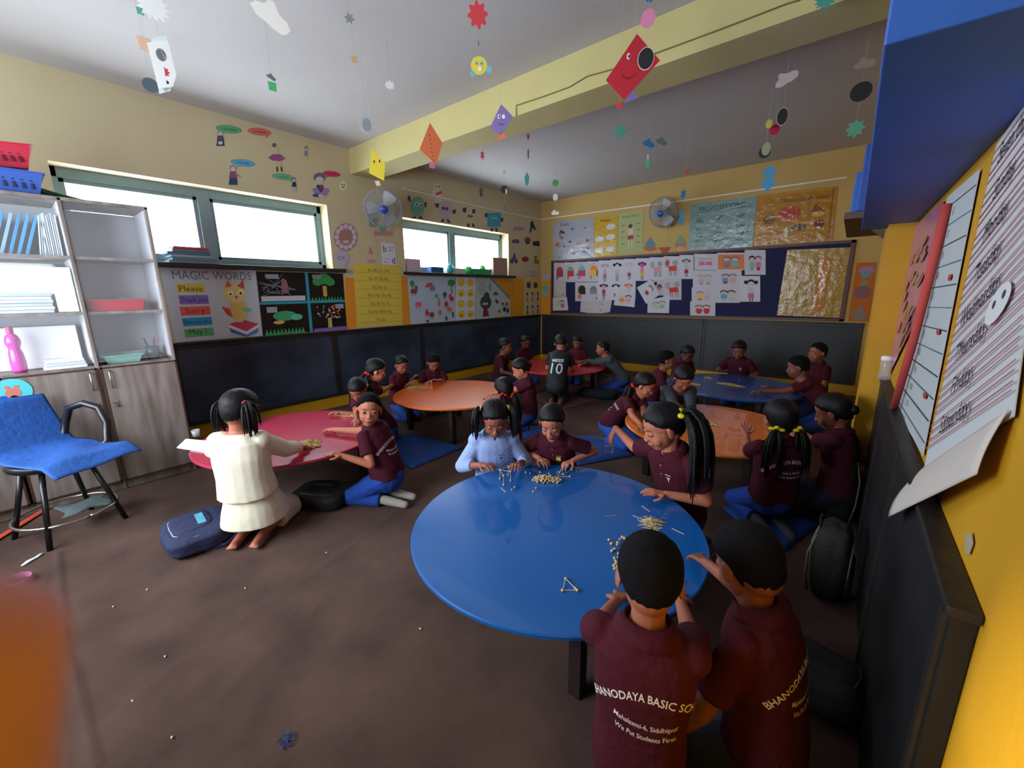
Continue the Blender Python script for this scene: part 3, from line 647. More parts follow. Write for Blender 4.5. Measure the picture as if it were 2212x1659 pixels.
logo = [('p', [(-.014, .012), (-.004, .006), (0, -.016), (.004, .006), (.014, .012), (.004, .014), (0, .008), (-.004, .014)], .62), ('p', [(-.018, .020), (.018, .020), (.018, .016), (-.018, .016)], .64)]
def shift(items, du): return [(k, [(x+du, y) for x, y in pts], t) for k, pts, t in items]
for k in ('P25', 'P24', 'P7', 'P16'): shirt_print(k, shift(logo, .045), True, 'chest_logo')
shirt_print('P23', shift(logo, .045), True, 'chest_logo', '20242e')
shirt_print('P24', [('p', [(.02, -.02), (.052, -.022), (.052, .018), (.022, .016)], .62)], True, 'sticker', 'e6d010')
shirt_print('P6', [('p', [(.045+.020*math.cos(a/3), .020*math.sin(a/3)) for a in range(19)], .58)], True, 'round_badge', 'd01828')
for k in ('P25', 'P24', 'P6', 'P5', 'P23'):
    shirt_print(k, [('p', [(.004*math.cos(a), .004*math.sin(a)+dy) for a in (0, 1.05, 2.1, 3.14, 4.2, 5.2)], .78) for dy in ((0, -.05) if k != 'P23' else (0, -.05, -.1))], True, 'button', 'd8d4d0')
# stripes of the football shirt
# ------------------------------------------------------------------ floor mats and bags
def floor_mat(label, pts, m, th=.022, group=None, puff=.35):
    P = [onz(x, y, 0) for x, y in pts]; g = G()
    def fn(u, v):
        p = (P[0]*(1-u)+P[1]*u)*(1-v)+(P[3]*(1-u)+P[2]*u)*v
        e = min(u, 1-u, v, 1-v); z = th*(1-math.exp(-e*14))*(1+puff*noise.noise(V((u*3, v*3, len(label)))))
        return V((p.x, p.y, .002+z*.75)), V((0, 0, 1))
    g.sheet(fn, 22, 22, th*.3, m); return obj('floor_mat', g, label=label, cat='mat', group=group, smooth=True)
MC = mat('1d4894', .85, var=.2, vs=8, bump=.35, bs=30)
floor_mat('blue floor cushion lying between the red table and the blue-shirt girl', [(800, 962), (885, 938), (1002, 968), (890, 1014)], MC, .035, 'blue floor cushions')
floor_mat('blue floor cushion partly under the girl beside the orange wall table', [(1112, 925), (1190, 915), (1230, 945), (1150, 962)], MC, .03, 'blue floor cushions')
floor_mat('blue floor cushion on the carpet behind the small boy and the ponytail girl', [(1190, 950), (1300, 940), (1370, 985), (1245, 1008)], MC, .035, 'blue floor cushions')
floor_mat('blue floor cushion behind the feet of the girl with two yellow ribbons', [(1560, 1100), (1660, 1085), (1770, 1135), (1680, 1205)], MC, .035, 'blue floor cushions')
STR = mat('5a2430', .9, bump=.4, bs=60)
P_ = [onz(x, y, 0) for x, y in ((1140, 858), (1212, 836), (1302, 862), (1205, 888))]
t = thing('striped_mat', 'dark red striped mat under the kneeling person in the football shirt', 'mat', (P_[0]+P_[2])/2); g = G(); h = G()
for k in range(14):
    a, b = P_[0].lerp(P_[1], k/14), P_[0].lerp(P_[1], (k+.62)/14); c, d = P_[3].lerp(P_[2], (k+.62)/14), P_[3].lerp(P_[2], k/14); c2 = P_[3].lerp(P_[2], (k+1)/14); b2 = P_[0].lerp(P_[1], (k+1)/14)
    g.prism([a, b, c, d], (0, 0, .010), STR); h.prism([b, b2, c2, c], (0, 0, .008), mat('a58a88', .9))
obj('woven_band', g, t); obj('pale_stripe', h, t)
def backpack(label, px, sx, sy, h, yaw, col, trim='9a9aa4', tag='5fb0c8', flat=False, pocket=None):
    c = onz(px[0], px[1], 0) if len(px) == 2 else V(px); m = mat(col, .8, var=.15, vs=12, bump=.35, bs=40); tm = mat(trim, .6)
    t = thing('backpack', label, 'bag', c, 'school bags on the floor'); Rz = Matrix.Rotation(yaw, 3, 'Z'); W = lambda x, y, z: c+Rz @ V((x, y, z))
    def sq(q): k = (abs(q.x)**4+abs(q.y)**4+abs(q.z)**4)**-.25; return k*(1+.05*noise.noise(q*3+V((c.x*3, 0, 0))))
    g = G()
    if flat: g.ell(W(0, 0, h/2), (sx/2, sy/2, h/2), m, Rz, 32, 20, sq)
    else: g.ell(W(0, 0, h/2), (sx/2, sy/2, h/2), m, Rz, 32, 24, sq)
    obj('bag_body', g, t, smooth=True)
    g = G()
    if flat: g.ell(W(-.02*sx, -sy*.08, h*.92), (sx*.30, sy*.30, h*.16), m, Rz, 24, 12, sq)
    else: g.ell(W(0, -sy*.46, h*.36), (sx*.36, sy*.18, h*.26), mat(pocket, .8, bump=.3, bs=50) if pocket else m, Rz, 24, 16, sq)
    obj('front_pocket', g, t, smooth=True)
    g = G(); q = []
    for k in range(25):
        a = PI*1.08*k/24-.1
        q.append(W(math.cos(a)*sx*.40, -sy*.30+math.sin(a)*sy*.62-(.0), h*1.0+.004) if flat else W(math.cos(a)*sx*.40, -sy*.50, h*.5+math.sin(a)*h*.40))
    if flat: q = [W(-.43*sx, -.30*sy, h*.84), W(-.2*sx, -.37*sy, h*.98), W(.0*sx, -.38*sy, h*1.0), W(.25*sx, -.36*sy, h*.97), W(.40*sx, -.22*sy, h*.90), W(.43*sx, .05*sy, h*.86)]
    g.tube(q, .0035, tm, 6); g.tube([p-V((0, 0, .008)) for p in q], .0025, tm, 6); obj('zip', g, t)
    g = G()
    for s_ in (-1, 1):
        q = [W(s_*sx*.25, sy*.46, h*.85), W(s_*sx*.34, sy*.62, h*.6), W(s_*sx*.36, sy*.60, h*.3), W(s_*sx*.3, sy*.5, .03)] if not flat else [W(s_*sx*.25, sy*.40, h*.8), W(s_*sx*.42, sy*.52, h*.4), W(s_*sx*.5, sy*.3, .02), W(s_*sx*.45, 0, .015)]
        g = G(); g.tube(q, .014, mat(trim, .8) if not flat else m, 8, flat=.35); obj('strap', g, t, smooth=True)
    g = G(); q = [W(-.03, sy*.40, h*.9), W(-.02, sy*.44, h*1.04), W(.02, sy*.44, h*1.04), W(.03, sy*.40, h*.9)] if not flat else [W(-.03, sy*.46, h*.75), W(-.02, sy*.56, h*.9), W(.02, sy*.56, h*.9), W(.03, sy*.46, h*.75)]
    g.tube(q, .006, tm if flat else m, 8); obj('carry_handle', g, t, smooth=True)
    if tag:
        g = G(); lz = h*1.075 if flat else h*.5
        g.pbox(W(-sx*.17, sy*.0, lz) if flat else W(-sx*.2, -sy*.65, h*.42), Rz @ V((sx*.36, 0, 0)), Rz @ (V((0, sy*.12, 0)) if flat else V((0, -.003, 0))), (0, 0, .002 if flat else h*.12), mat(tag, .4, var=.3, vs=50)); obj('label_patch', g, t)
    return t
backpack('navy backpack with grey zip lying on the carpet behind the cream girl', (432, 1166), .42, .34, .13, -.10, '242c50', 'a0a2b4', '5fb0c8', True)
backpack('black backpack lying beside the cream girl, under the red table edge', (700, 1085), .40, .30, .12, .5, '0c0c10', '33343a', '3a4a44', True)
backpack('red and green backpack standing right of the football-shirt person', (1312, 838), .34, .18, .40, .15, 'a02838', '8a8078', '2f6a58', pocket='8a6a60')
backpack('dark blue bag slumped on the floor beneath the striped mat corner', (1290, 858), .55, .30, .12, .2, '10202c', '1c2c38', None, True)
backpack('black backpack with grey straps leaning on the dado behind the profile girl', (.08, 3.16, 0), .20, .14, .50, -1.4, '121212', '6c6c66', None)
backpack('black backpack with pale looped straps propped at the foot of the dado', (.08, 2.30, 0), .20, .14, .38, 1.5, '131211', '57544c', None)
backpack('dark backpack with red and white patch beside the foreground boy on the right', (.02, .76, 0), .22, .28, .14, 1.2, '15161a', '5a5a5e', 'b8c0c8', True)
backpack('black bag slumped against the dado beyond the foreground boy on the right', (.07, 1.62, 0), .20, .30, .18, 1.4, '101113', '3a3a38', None, True)
backpack('black school bag lying under the orange wall table', (-2.75, 2.95, 0), .36, .26, .16, .8, '0e0f13', '2c2c30', None, True)
# ------------------------------------------------------------------ things on the tables
WOODS = mat('e0cda0', .7); PEA = mat('dcc48c', .6, var=.25, vs=90)
def frame_toy(label, nodes, sticks, name='toothpick_model', cat='model'):
    c = sum((V(n) for n in nodes), V())/len(nodes); c.z = min(n[2] for n in nodes)-.006
    t = thing(name, label, cat, c, 'pea and toothpick shapes')
    for n in nodes: g = G(); g.ell(n, (.0062, .0062, .0056), PEA, None, 10, 7); obj('pea', g, t, smooth=True)
    for a, b in sticks: g = G(); g.tube([nodes[a], nodes[b]], .0013, WOODS, 6); obj('toothpick', g, t)
z0 = TZ+.006
n = [tuple(onz(x, y, z0)) for x, y in ((1080, 1034), (1087, 1046), (1104, 1030), (1099, 1037))]
n = [tuple(onz(1080, 1034, z0)), tuple(onz(1088, 1047, z0)), tuple(onz(1103, 1038, z0)), tuple(onz(1098, 1026, z0))]
n += [(a, b, c+.055) for a, b, c in n]
frame_toy('open cube of toothpicks and peas held by the blue-shirt girl', n, [(0, 4), (1, 5), (2, 6), (3, 7), (4, 5), (5, 6), (6, 7), (7, 4), (4, 6)])
n = [tuple(onz(x, y, z0)) for x, y in ((1222, 1250), (1215, 1275), (1247, 1275), (1243, 1271))]
frame_toy('small triangle of toothpicks with pea corners lying on the blue table', n[:3]+[n[3]], [(0, 1), (1, 2), (0, 3)])
n = [tuple(onz(1209, 1020, z0)), tuple(onz(1217, 1006, z0+.03))]; frame_toy('half-built toothpick shape under the small boy\'s hand', n, [(0, 1)])
n = [tuple(onz(1217, 1024, z0)), tuple(onz(1236, 1015, z0))]; frame_toy('toothpick with one pea just right of the small boy\'s half-built shape', [n[0]], []) if False else frame_toy('toothpick joined to a pea right of the half-built shape', n, [(0, 1)])
n = [tuple(onz(1231, 1029, z0)), tuple(onz(1206, 1030, z0))]; frame_toy('toothpick with peas lying level below the small boy\'s hands', n, [(0, 1)])
_a = PEOPLE['P25']['wr'][1]+V((-.30, -.30, -.85)).normalized()*.118+V((.012, .010, 0)); n = [(_a.x-.018, _a.y-.012, _a.z-.012), (_a.x+.018, _a.y+.012, _a.z-.012), (_a.x-.016, _a.y-.011, _a.z-.055), (_a.x+.016, _a.y+.011, _a.z-.055)]; frame_toy('toothpick square dangling from the ponytail girl\'s raised hand', n, [(0, 1), (0, 2), (1, 3), (2, 3)])
n = [tuple(onz(1390, 1165, z0))]; frame_toy('single pea threaded on a toothpick behind the nearest boy\'s head', n+[tuple(onz(1376, 1166, z0)), tuple(onz(1404, 1165, z0))], [(1, 2)])
# pile of peas
def peas(spots, label, group, protos=[None]):
    for p in spots:
        if protos[0] is None: g = G(); g.ell((0, 0, 0), (.0068, .006, .0056), PEA, None, 10, 7); o = obj('pea', g, origin=(0, 0, 0), smooth=True); protos[0] = o
        else: o = protos[0].copy(); COL.objects.link(o)
        o.location = p; o.rotation_euler = (R0.random(), R0.random(), R0.random()*6); k = R0.uniform(.85, 1.15); o.scale = (k, k, k); props(o, label, 'pea', group)
c = onz(1178, 1038, TZ); sp = []
for k in range(300):
    a = R0.uniform(0, 2*PI); r = math.sqrt(R0.random()); x = c.x+(r*math.cos(a))*.068*1.0*(1+.3*(math.cos(a) > .6)); y = c.y+r*math.sin(a)*.05+.35*(x-c.x); z = z0
    for q in sp:
        d = math.hypot(q[0]-x, q[1]-y)
        if d < .0118: z = max(z, q[2]+math.sqrt(.0118**2-d*d)*.9)
    if z < z0+.030*(1-r*.8): sp.append((x, y, z))
    if len(sp) >= 150: break
peas(sp, 'pale pea in the heap between the blue-shirt girl and the small boy', 'peas in the heap on the blue table')
for (x, y), l in zip([(1136, 1020), (1145, 1022), (1167, 1020), (1186, 1023), (1250, 1011), (1112, 1052), (1106, 1058), (1152, 1062), (1158, 1054)], ['loose pea left above the heap', 'loose pea just above the heap, beside another', 'loose pea at the far rim above the heap', 'loose pea behind the top of the heap', 'loose pea at the far right by the table rim', 'loose pea left of the heap, upper of a pair', 'loose pea left of the heap, lower of a pair', 'loose pea below the heap, nearest the viewer', 'loose pea touching the lower edge of the heap']):
    peas([tuple(onz(x, y, z0))], l+' on the blue table', 'loose peas on the blue table')
sp = [tuple(onz(1180+x/2.769, 1060+y/2.769, z0)) for x, y in ((375, 293), (390, 316), (427, 310), (440, 290), (455, 278), (468, 285), (425, 322), (482, 322), (478, 330), (400, 355), (408, 348), (392, 360), (458, 353), (432, 375), (442, 382), (432, 400), (408, 402), (415, 418), (420, 428), (405, 448), (415, 440), (428, 450), (436, 440), (420, 462), (410, 466), (430, 470), (436, 485), (430, 520), (438, 512), (434, 528))]
peas(sp, 'pea in the broken line left of the nearest boy\'s head', 'peas strewn beside the nearest boy')
peas([tuple(onz(1460, 1196, z0))], 'loose pea right of the nearest boy\'s head', 'loose peas on the blue table'); peas([tuple(onz(1469, 1256, z0))], 'loose pea by the right ear of the nearest boy', 'loose peas on the blue table')
# toothpicks
TP = [None]
def pick(a, b, label, group):
    d = b-a
    if TP[0] is None: g = G(); g.tube([(-.031, 0, 0), (-.027, 0, 0), (.027, 0, 0), (.031, 0, 0)], [.0004, .0013, .0013, .0004], WOODS, 6); o = obj('toothpick', g, origin=(0, 0, 0)); TP[0] = o
    else: o = TP[0].copy(); COL.objects.link(o)
    o.location = (a+b)/2; o.rotation_euler = (0, -math.asin(max(-1, min(1, d.z/d.length))), math.atan2(d.y, d.x)); props(o, label, 'toothpick', group)
c = onz(1402, 1130, TZ)
for k in range(95):
    a = R0.gauss(.9, .7) if k < 60 else R0.uniform(0, PI); r = abs(R0.gauss(0, .028)); th = R0.uniform(0, 2*PI); z = TZ+.002+max(0, .022*(1-r/.04))*R0.random()
    p = V((c.x+r*math.cos(th)+.01, c.y+r*math.sin(th), z)); d = V((math.cos(a), math.sin(a), R0.uniform(-.05, .05) if z > TZ+.004 else 0))*.031
    pick(p-d, p+d, 'toothpick in the loose heap at the right of the blue table', 'toothpicks in the heap')
for (x0_, y0_, x1_, y1_), l in zip([(1306, 1116, 1333, 1113), (1081, 1053, 1093, 1063), (1379, 1152, 1403, 1158), (1453, 1142, 1476, 1153), (1387, 1093, 1404, 1105)], ['toothpick lying alone in the middle of the blue table', 'toothpick lying alone left of the pea heap', 'toothpick just below the heap of toothpicks', 'toothpick fallen to the right of the toothpick heap', 'toothpick sticking out above the toothpick heap']):
    a, b = onz(x0_, y0_, TZ+.002), onz(x1_, y1_, TZ+.002); m_ = (a+b)/2; d = (b-a).normalized()*.031; pick(m_-d, m_+d, l, 'single toothpicks on the blue table')
def heap(label, px, rx, ry, n, yaw=0, z=TZ, kind='sticks'):
    c = onz(px[0], px[1], z); g = G(); m = mat('cbb070', .7, var=.2, vs=60)
    for k in range(n):
        r = math.sqrt(R0.random()); th = R0.uniform(0, 2*PI); x, y = r*math.cos(th)*rx, r*math.sin(th)*ry; X = c.x+x*math.cos(yaw)-y*math.sin(yaw); Y = c.y+x*math.sin(yaw)+y*math.cos(yaw)
        zz = z+.003+(1-r)*.022*R0.random()
        if kind == 'sticks': a = yaw+R0.gauss(0, .6); d = V((math.cos(a), math.sin(a), 0))*.028; p = V((X, Y, zz)); g.tube([p-d, p+d], .0016, m, 4)
        else: g.ell((X, Y, zz+.003), (.0065, .0065, .0058), m, None, 8, 5)
    obj('toothpick_heap' if kind == 'sticks' else 'pea_heap', g, label=label, cat='heap', kind='stuff')
heap('toothpicks spread in a heap on the orange wall table', (905, 838), .13, .05, 260, .6)
heap('toothpicks spread in a heap on the right orange table', (1520, 912), .11, .05, 260, 2.9)
heap('toothpicks spread near the cream girl on the red table', (665, 958), .08, .06, 120, 1.2); heap('peas spread near the cream girl on the red table', (668, 968), .07, .04, 70, 1.2, kind='peas')
heap('toothpicks spread by the far boy on the red table', (745, 898), .09, .04, 150, .4)
heap('toothpicks on the middle of the far blue table', (1578, 832), .14, .05, 160, 2.9); heap('peas on the near left of the far blue table', (1502, 832), .07, .04, 70, 2.9, kind='peas'); heap('peas on the far left of the far blue table', (1530, 818), .05, .03, 50, 2.9, kind='peas')
n = [tuple(onz(934, 838, z0)), tuple(onz(930, 826, z0+.05))]; n = [tuple(onz(930, 842, z0)), tuple(onz(934, 842, z0)), tuple(onz(932, 822, z0+.045))]
frame_toy('small toothpick tower standing on the orange wall table', n, [(0, 2), (1, 2)])
g = G()
P_ = [onz(x, y, TZ) for x, y in ((382, 972), (447, 952), (450, 976), (388, 972))]
P_ = [onz(382, 968, TZ+.001), onz(402, 950, TZ+.001), onz(455, 955, TZ+.001), onz(448, 978, TZ+.001)]
t = thing('notebook', 'open white notebook lying at the left rim of the red table', 'notebook', (P_[0]+P_[2])/2)
g.prism(P_, (0, 0, .006), paper('e8eaf0')); obj('page_block', g, t); g = G(); g.prism([P_[0].lerp(P_[2], .02)+V((0, 0, .006)), P_[1]+V((0, 0, .006)), P_[1].lerp(P_[2], .9)+V((0, 0, .006)), P_[0].lerp(P_[3], .85)+V((0, 0, .006))], (0, 0, .003), paper('f6f7fa')); obj('top_page', g, t)
# green plastic bag between girl and table, small clear cup
c = onz(548, 905, TZ+.03); g = G(); g.ell(c+V((0, 0, .01)), (.07, .06, .05), film('1d9a58', .85), None, 16, 10, lambda q: 1+.25*noise.noise(q*2.3)); t = obj('plastic_bag', g, label='crumpled green plastic bag on the red table beside the cream girl', cat='bag', smooth=True)
c = onz(424, 942, TZ); g = G(); g.lathe(c, [(.001, 0), (.022, 0), (.028, .05), (.026, .05), (.020, .003), (.001, .003)], film('d8dce0', .45), 20); obj('plastic_cup', g, label='small clear cup at the far left of the red table', cat='cup', smooth=True)
for (x, y), l in zip([(462, 1262), (318, 1234), (535, 1352), (560, 1395), (620, 1300), (350, 1140), (640, 1195), (758, 1430)], range(8)): pass
def crumb(px, label): p = onz(px[0], px[1], 0); g = G(); g.ell(p+V((0, 0, .005)), (.006, .004, .004), paper('d8cfc0'), None, 8, 5); obj('paper_crumb', g, label=label, cat='crumb', group='crumbs on the carpet')
for p, l in (((318, 1275), 'tiny pale crumb on the carpet below the navy backpack, left of another'), ((245, 1312), 'tiny pale crumb on the carpet near the finger'), ((357, 1420), 'tiny pale crumb at the carpet fold left of centre'), ((287, 1516), 'tiny pale crumb left of the lower carpet fold'), ((372, 1595), 'tiny pale crumb at the very bottom of the carpet'), ((705, 1195), 'tiny pale crumb on carpet near the black backpack'), ((530, 1272), 'tiny pale crumb right below the navy backpack'), ((908, 1360), 'tiny pale crumb beside the blue table rim')): crumb(p, l)
g = G(); c = onz(618, 1600, .004)
for k in range(7): a = k*2.4; g.tube([c, c+V((math.cos(a), math.sin(a), .2)).normalized()*.02, c+V((math.cos(a+.8), math.sin(a+.8), .1))*.030], .002, mat('27408a', .8), 5)
obj('thread_scrap', g, label='blue scrap of thread on the carpet at the bottom of the photo', cat='scrap')
g = G(); q = [onz(x, y, .006) for x, y in ((48, 1222), (62, 1212), (78, 1204), (90, 1196))]; g.tube(q, [.008, .014, .010, .012], paper('e8eef4'), 8, flat=.4); obj('paper_scrap', g, label='twisted white paper scrap on the carpet near the stool', cat='scrap', smooth=True)
c = onz(42, 1252, .02); g = G(); n_ = 28; vs = []
for k in range(n_):
    a = 2*PI*k/n_; r = V((math.cos(a)*.055, math.sin(a)*.045, 0)); vs += [c+r-V((0, 0, .018)), c+r+V((0, 0, .012)), c+r*.97+V((0, 0, .012)), c+r*.97-V((0, 0, .018))]
g.add(vs, [(4*k+j, 4*((k+1) % n_)+j, 4*((k+1) % n_)+(j+1) % 4, 4*k+(j+1) % 4) for k in range(n_) for j in range(4)], paper('d884b4')); obj('paper_ring', g, label='pink paper ring lying on the carpet beside the finger', cat='ring')
# the finger over the lens, lower left
t = thing('fingertip', 'blurred pink fingertip across the lower left corner of the photo', 'finger', V((0, 0, EYE))+(ray(-120, 1900))*.05)
g = G(); F0 = lambda x, y, d: V((0, 0, EYE))+ray(x, y)*d; sk_ = mat('cc98a6', .9, var=.08, vs=60, spec=.1)
g.cap(F0(-115, 1440, .050), F0(-170, 1800, .050), .0105, .0112, sk_, 32); g.cap(F0(-170, 1800, .050), F0(-240, 2150, .052), .0112, .0116, sk_, 32); blob('finger_flesh', g, t, .0008, 3)

BAKE = BAKE[-1:]; bake_all()
# ------------------------------------------------------------------ cupboard by the window
CF_X, CB_X, CY0, CY1, CYM = -4.20, -4.62, -.62, .83, .375
t = thing('cupboard', 'wood-grain cupboard with glazed upper shelves beside the left window', 'cupboard', ((CF_X+CB_X)/2, (CY0+CY1)/2, 0))
g = G(); w_ = .018
for y in (CY0, CYM-w_/2, CY1-w_): g.box(CB_X, CF_X, y, y+w_, 0, 2.11, M_WOOD)
g.box(CB_X, CF_X, CY0, CY1, 2.092, 2.115, M_WOOD); g.box(CB_X, CF_X-.01, CY0, CY1, 0, .07, M_WOOD)
obj('carcass', g, t, bevel=.002)
g = G(); g.box(CB_X, CB_X+.008, CY0, CY1, .07, 2.09, M_INW)
for a, b in ((CY0+w_, CYM-w_/2), (CYM+w_/2, CY1-w_)):
    g.box(CB_X+.01, CF_X-.03, a, a+.003, .99, 2.09, M_INW); g.box(CB_X+.01, CF_X-.03, b-.003, b, .99, 2.09, M_INW)
obj('back_panel', g, t)
SH = (.965, 1.355, 1.735)
for a, b in ((CY0+w_, CYM-w_/2), (CYM+w_/2, CY1-w_)):
    for z in SH: g = G(); g.box(CB_X+.01, CF_X-.012, a, b, z-.02, z, M_WOOD if z > 1 else M_WOOD); obj('shelf', g, t, bevel=.001)
for a, b, hy in ((CYM+.008, CY1-.002, CYM+.05), (CYM-.46, CYM-.008, CYM-.05), (CY0+.002, CYM-.475, CY0+.4)):
    g = G(); g.box(CF_X, CF_X+.018, a, b, .07, .955, M_WOOD); d = obj('door', g, t, bevel=.001)
    g = G()
    for q in ((a, a+.012, .07, .955), (b-.012, b, .07, .955), (a, b, .943, .955), (a, b, .07, .082)): g.box(CF_X+.017, CF_X+.0195, *q, M_WOODE)
    obj('edge_band', g, d)
    g = G(); g.tube([(CF_X+.018, hy, .80), (CF_X+.04, hy, .81), (CF_X+.04, hy, .92), (CF_X+.018, hy, .93)], .005, M_STEEL, 8); obj('handle', g, d, smooth=True)
    g = G(); g.box(CF_X+.018, CF_X+.024, hy-.018, hy+.018, .69, .70, M_STEEL); g.lathe((CF_X+.024, hy, .665), [(.001, -.008), (.013, -.006), (.013, .006), (.001, .008)], M_STEEL, 12); g.tube([(CF_X+.024, hy-.008, .67), (CF_X+.026, hy-.008, .69), (CF_X+.026, hy+.008, .69), (CF_X+.024, hy+.008, .67)], .002, M_STEEL, 6); obj('hasp', g, d)
for a, b in ((CYM+w_/2, CY1-w_), (CY0+w_, CYM-w_/2)):
    g = G(); g.box(CF_X-.008, CF_X-.004, a, b, .99, 2.09, film('eef4f8', .06)); obj('glass_panel', g, t)
def sheetbox(name, label, cat, x0, x1, y0, y1, z0, z1, m, group=None, rot=0, bevel=.002):
    c = V(((x0+x1)/2, (y0+y1)/2, z0)); g = G(); g.box(x0-c.x, x1-c.x, y0-c.y, y1-c.y, 0, z1-z0, m); o = obj(name, g, origin=(0, 0, 0), bevel=bevel); o.location = c; o.rotation_euler = (rot, 0, 0); return props(o, label, cat, group)
cols = ['1f8fc8', '2a9ad4', '8fb8d8', '1a84bd', '2f9fd8', '4fa8d4', '1e8ac4', '7fb0d0', '1c86c0', '2a98d0', '2390c8']
for k, c in enumerate(cols):
    y = -.19+k*.036; o = sheetbox('exercise_book', 'blue exercise book leaning in the row on the top shelf of the cupboard', 'book', -4.52, -4.28, y, y+.016, 1.738, 1.738+.27, mat(c, .5), 'blue exercise books leaning on the top shelf', -.32)
for k in range(11):
    y = .235+k*.010; o = sheetbox('folder', 'pale folder standing upright beside the leaning blue books', 'folder', -4.52, -4.27, y, y+.007, 1.736, 1.736+.26+.008*(k % 3), mat(['c8d0d8', 'aab4c0', 'dce2e8', '9aa6b4'][k % 4], .5), 'pale folders on the top shelf', -.02 if k > 2 else -.12)
for k in range(6):
    sheetbox('exercise_book', 'pale exercise book in the flat stack on the middle left shelf', 'book', -4.50, -4.24+.004*(k % 2), -.25+.008*(k % 3), .235+.006*(k % 2), 1.357+k*.022, 1.357+k*.022+.020, paper(['c8d2e0', 'dfe6ee', 'b8c6d8'][k % 3]), 'pale exercise books stacked on the middle left shelf')
sheetbox('paper_sack', 'large white paper sack standing behind the flat stack of books', 'sack', -4.58, -4.52, -.25, .31, 1.357, 1.70, paper('f6f4ee'), bevel=.02); sheetbox('cardboard_box', 'cream box beside the flat stack in the cupboard', 'box', -4.5, -4.24, .255, .355, 1.357, 1.66, paper('f2efe2'), bevel=.006)
sheetbox('cardboard_box', 'big white box behind the pink water bottle', 'box', -4.57, -4.42, -.2, .33, .967, 1.26, paper('f2f4f6'), bevel=.006)
for k in range(3): sheetbox('exercise_book', 'white exercise book in the small stack right of the pink bottle', 'book', -4.44, -4.24, .12+.006*k, .33-.005*k, .967+k*.022, .967+k*.022+.02, paper(['e8edf4', 'd0d8e4', 'f4f6f8'][k]), 'white exercise books beside the pink bottle')
# pink bottle
c = V((-4.30, .015, .967)); t = thing('water_bottle', 'translucent pink water bottle standing on the lower left shelf', 'bottle', c); pk = mat('d03aa8', .2, coat=.4)
g = G(); g.lathe(c, [(.001, 0), (.030, .0), (.036, .012), (.038, .07), (.034, .13), (.027, .16), (.036, .19), (.038, .215), (.028, .245), (.014, .26), (.014, .27), (.001, .27)], pk, 28); obj('bottle_body', g, t, smooth=True)
g = G(); g.lathe(c, [(.001, .262), (.017, .262), (.017, .305), (.001, .306)], mat('c02a70', .35), 20); obj('bottle_cap', g, t, bevel=.002)
# red tray etc on the right-hand shelves
def tray(label, x0, x1, y0, y1, z, h, col, flare=.015, holes=False, name='plastic_tray', cat='tray', tilt=0):
    c = V(((x0+x1)/2, (y0+y1)/2, z)); t = thing(name, label, cat, c); m = mat(col, .4); g = G(); th = .004
    def ring(zz, e, inn): return [c+V((sx*((x1-x0)/2+e-inn), sy*((y1-y0)/2+e-inn), zz)) for sx, sy in ((-1, -1), (1, -1), (1, 1), (-1, 1))]
    R_ = [ring(0, 0, 0), ring(h, flare, 0), ring(h, flare, -.012), ring(h+.006, flare, -.012), ring(h+.006, flare, th), ring(th, 0, th)]
    vs = [p for r in R_ for p in r]; fs = [(i*4+j, i*4+(j+1) % 4, (i+1)*4+(j+1) % 4, (i+1)*4+j) for i in range(5) for j in range(4)]+[(3, 2, 1, 0), (20, 21, 22, 23)]
    g.add(vs, fs, m)
    if holes:
        n = 14
        for k in range(n):
            for row in (0, 1):
                y = y0+(y1-y0)*(k+.7)/(n+.4); g.box(x1+flare*.5+.001, x1+flare*.55+.003, y-.006, y+.006, z+h*(.22+.36*row), z+h*(.50+.36*row), mat('1e2c50' if col.startswith('3') else '5a1020', .6))
    obj('tray_body', g, t)
    t.rotation_euler = (tilt, 0, 0); return t
tray('red plastic tray on the middle right shelf of the cupboard', -4.50, -4.26, .41, .70, 1.357, .075, 'c8203c')
g = G(); g.prism([(-4.3, .55, 1.42), (-4.32, .60, 1.46), (-4.3, .655, 1.425), (-4.3, .60, 1.43)], (.004, 0, 0), paper('2a8a54')); obj('paper_leaf', g, label='green paper leaf poking out of the red tray', cat='paper leaf')
t = tray('small pale green basket on the lower right shelf of the cupboard', -4.40, -4.26, .44, .62, .967, .055, '8fc4b8', .02, name='plastic_basket', cat='basket')
c = V((-4.34, .72, .967)); t = thing('pen_holder', 'dark grey mug of pens on the lower right shelf', 'pen holder', c)
g = G(); g.lathe(c, [(.001, 0), (.038, 0), (.045, .10), (.041, .10), (.034, .006), (.001, .006)], mat('55585c', .4), 24); obj('mug_body', g, t, smooth=True)
for k, (cc, dx, dy) in enumerate((('c83038', 0, .05), ('20242a', .01, -.04), ('30343a', -.02, .03))): g = G(); g.tube([c+V((0, 0, .01)), c+V((dx, dy, .17))], .004, mat(cc, .4), 8); obj('pen', g, t)
for k in range(4): sheetbox('paper_stack', 'loose white papers lying on the lower right shelf behind the basket', 'papers', -4.56, -4.42, .40+.01*k, .66+.012*k, .967+k*.018, .967+k*.018+.012, paper(['e2e4ea', 'b8bcc4', 'eeeef0', 'c6cad2'][k]), 'papers behind the basket')
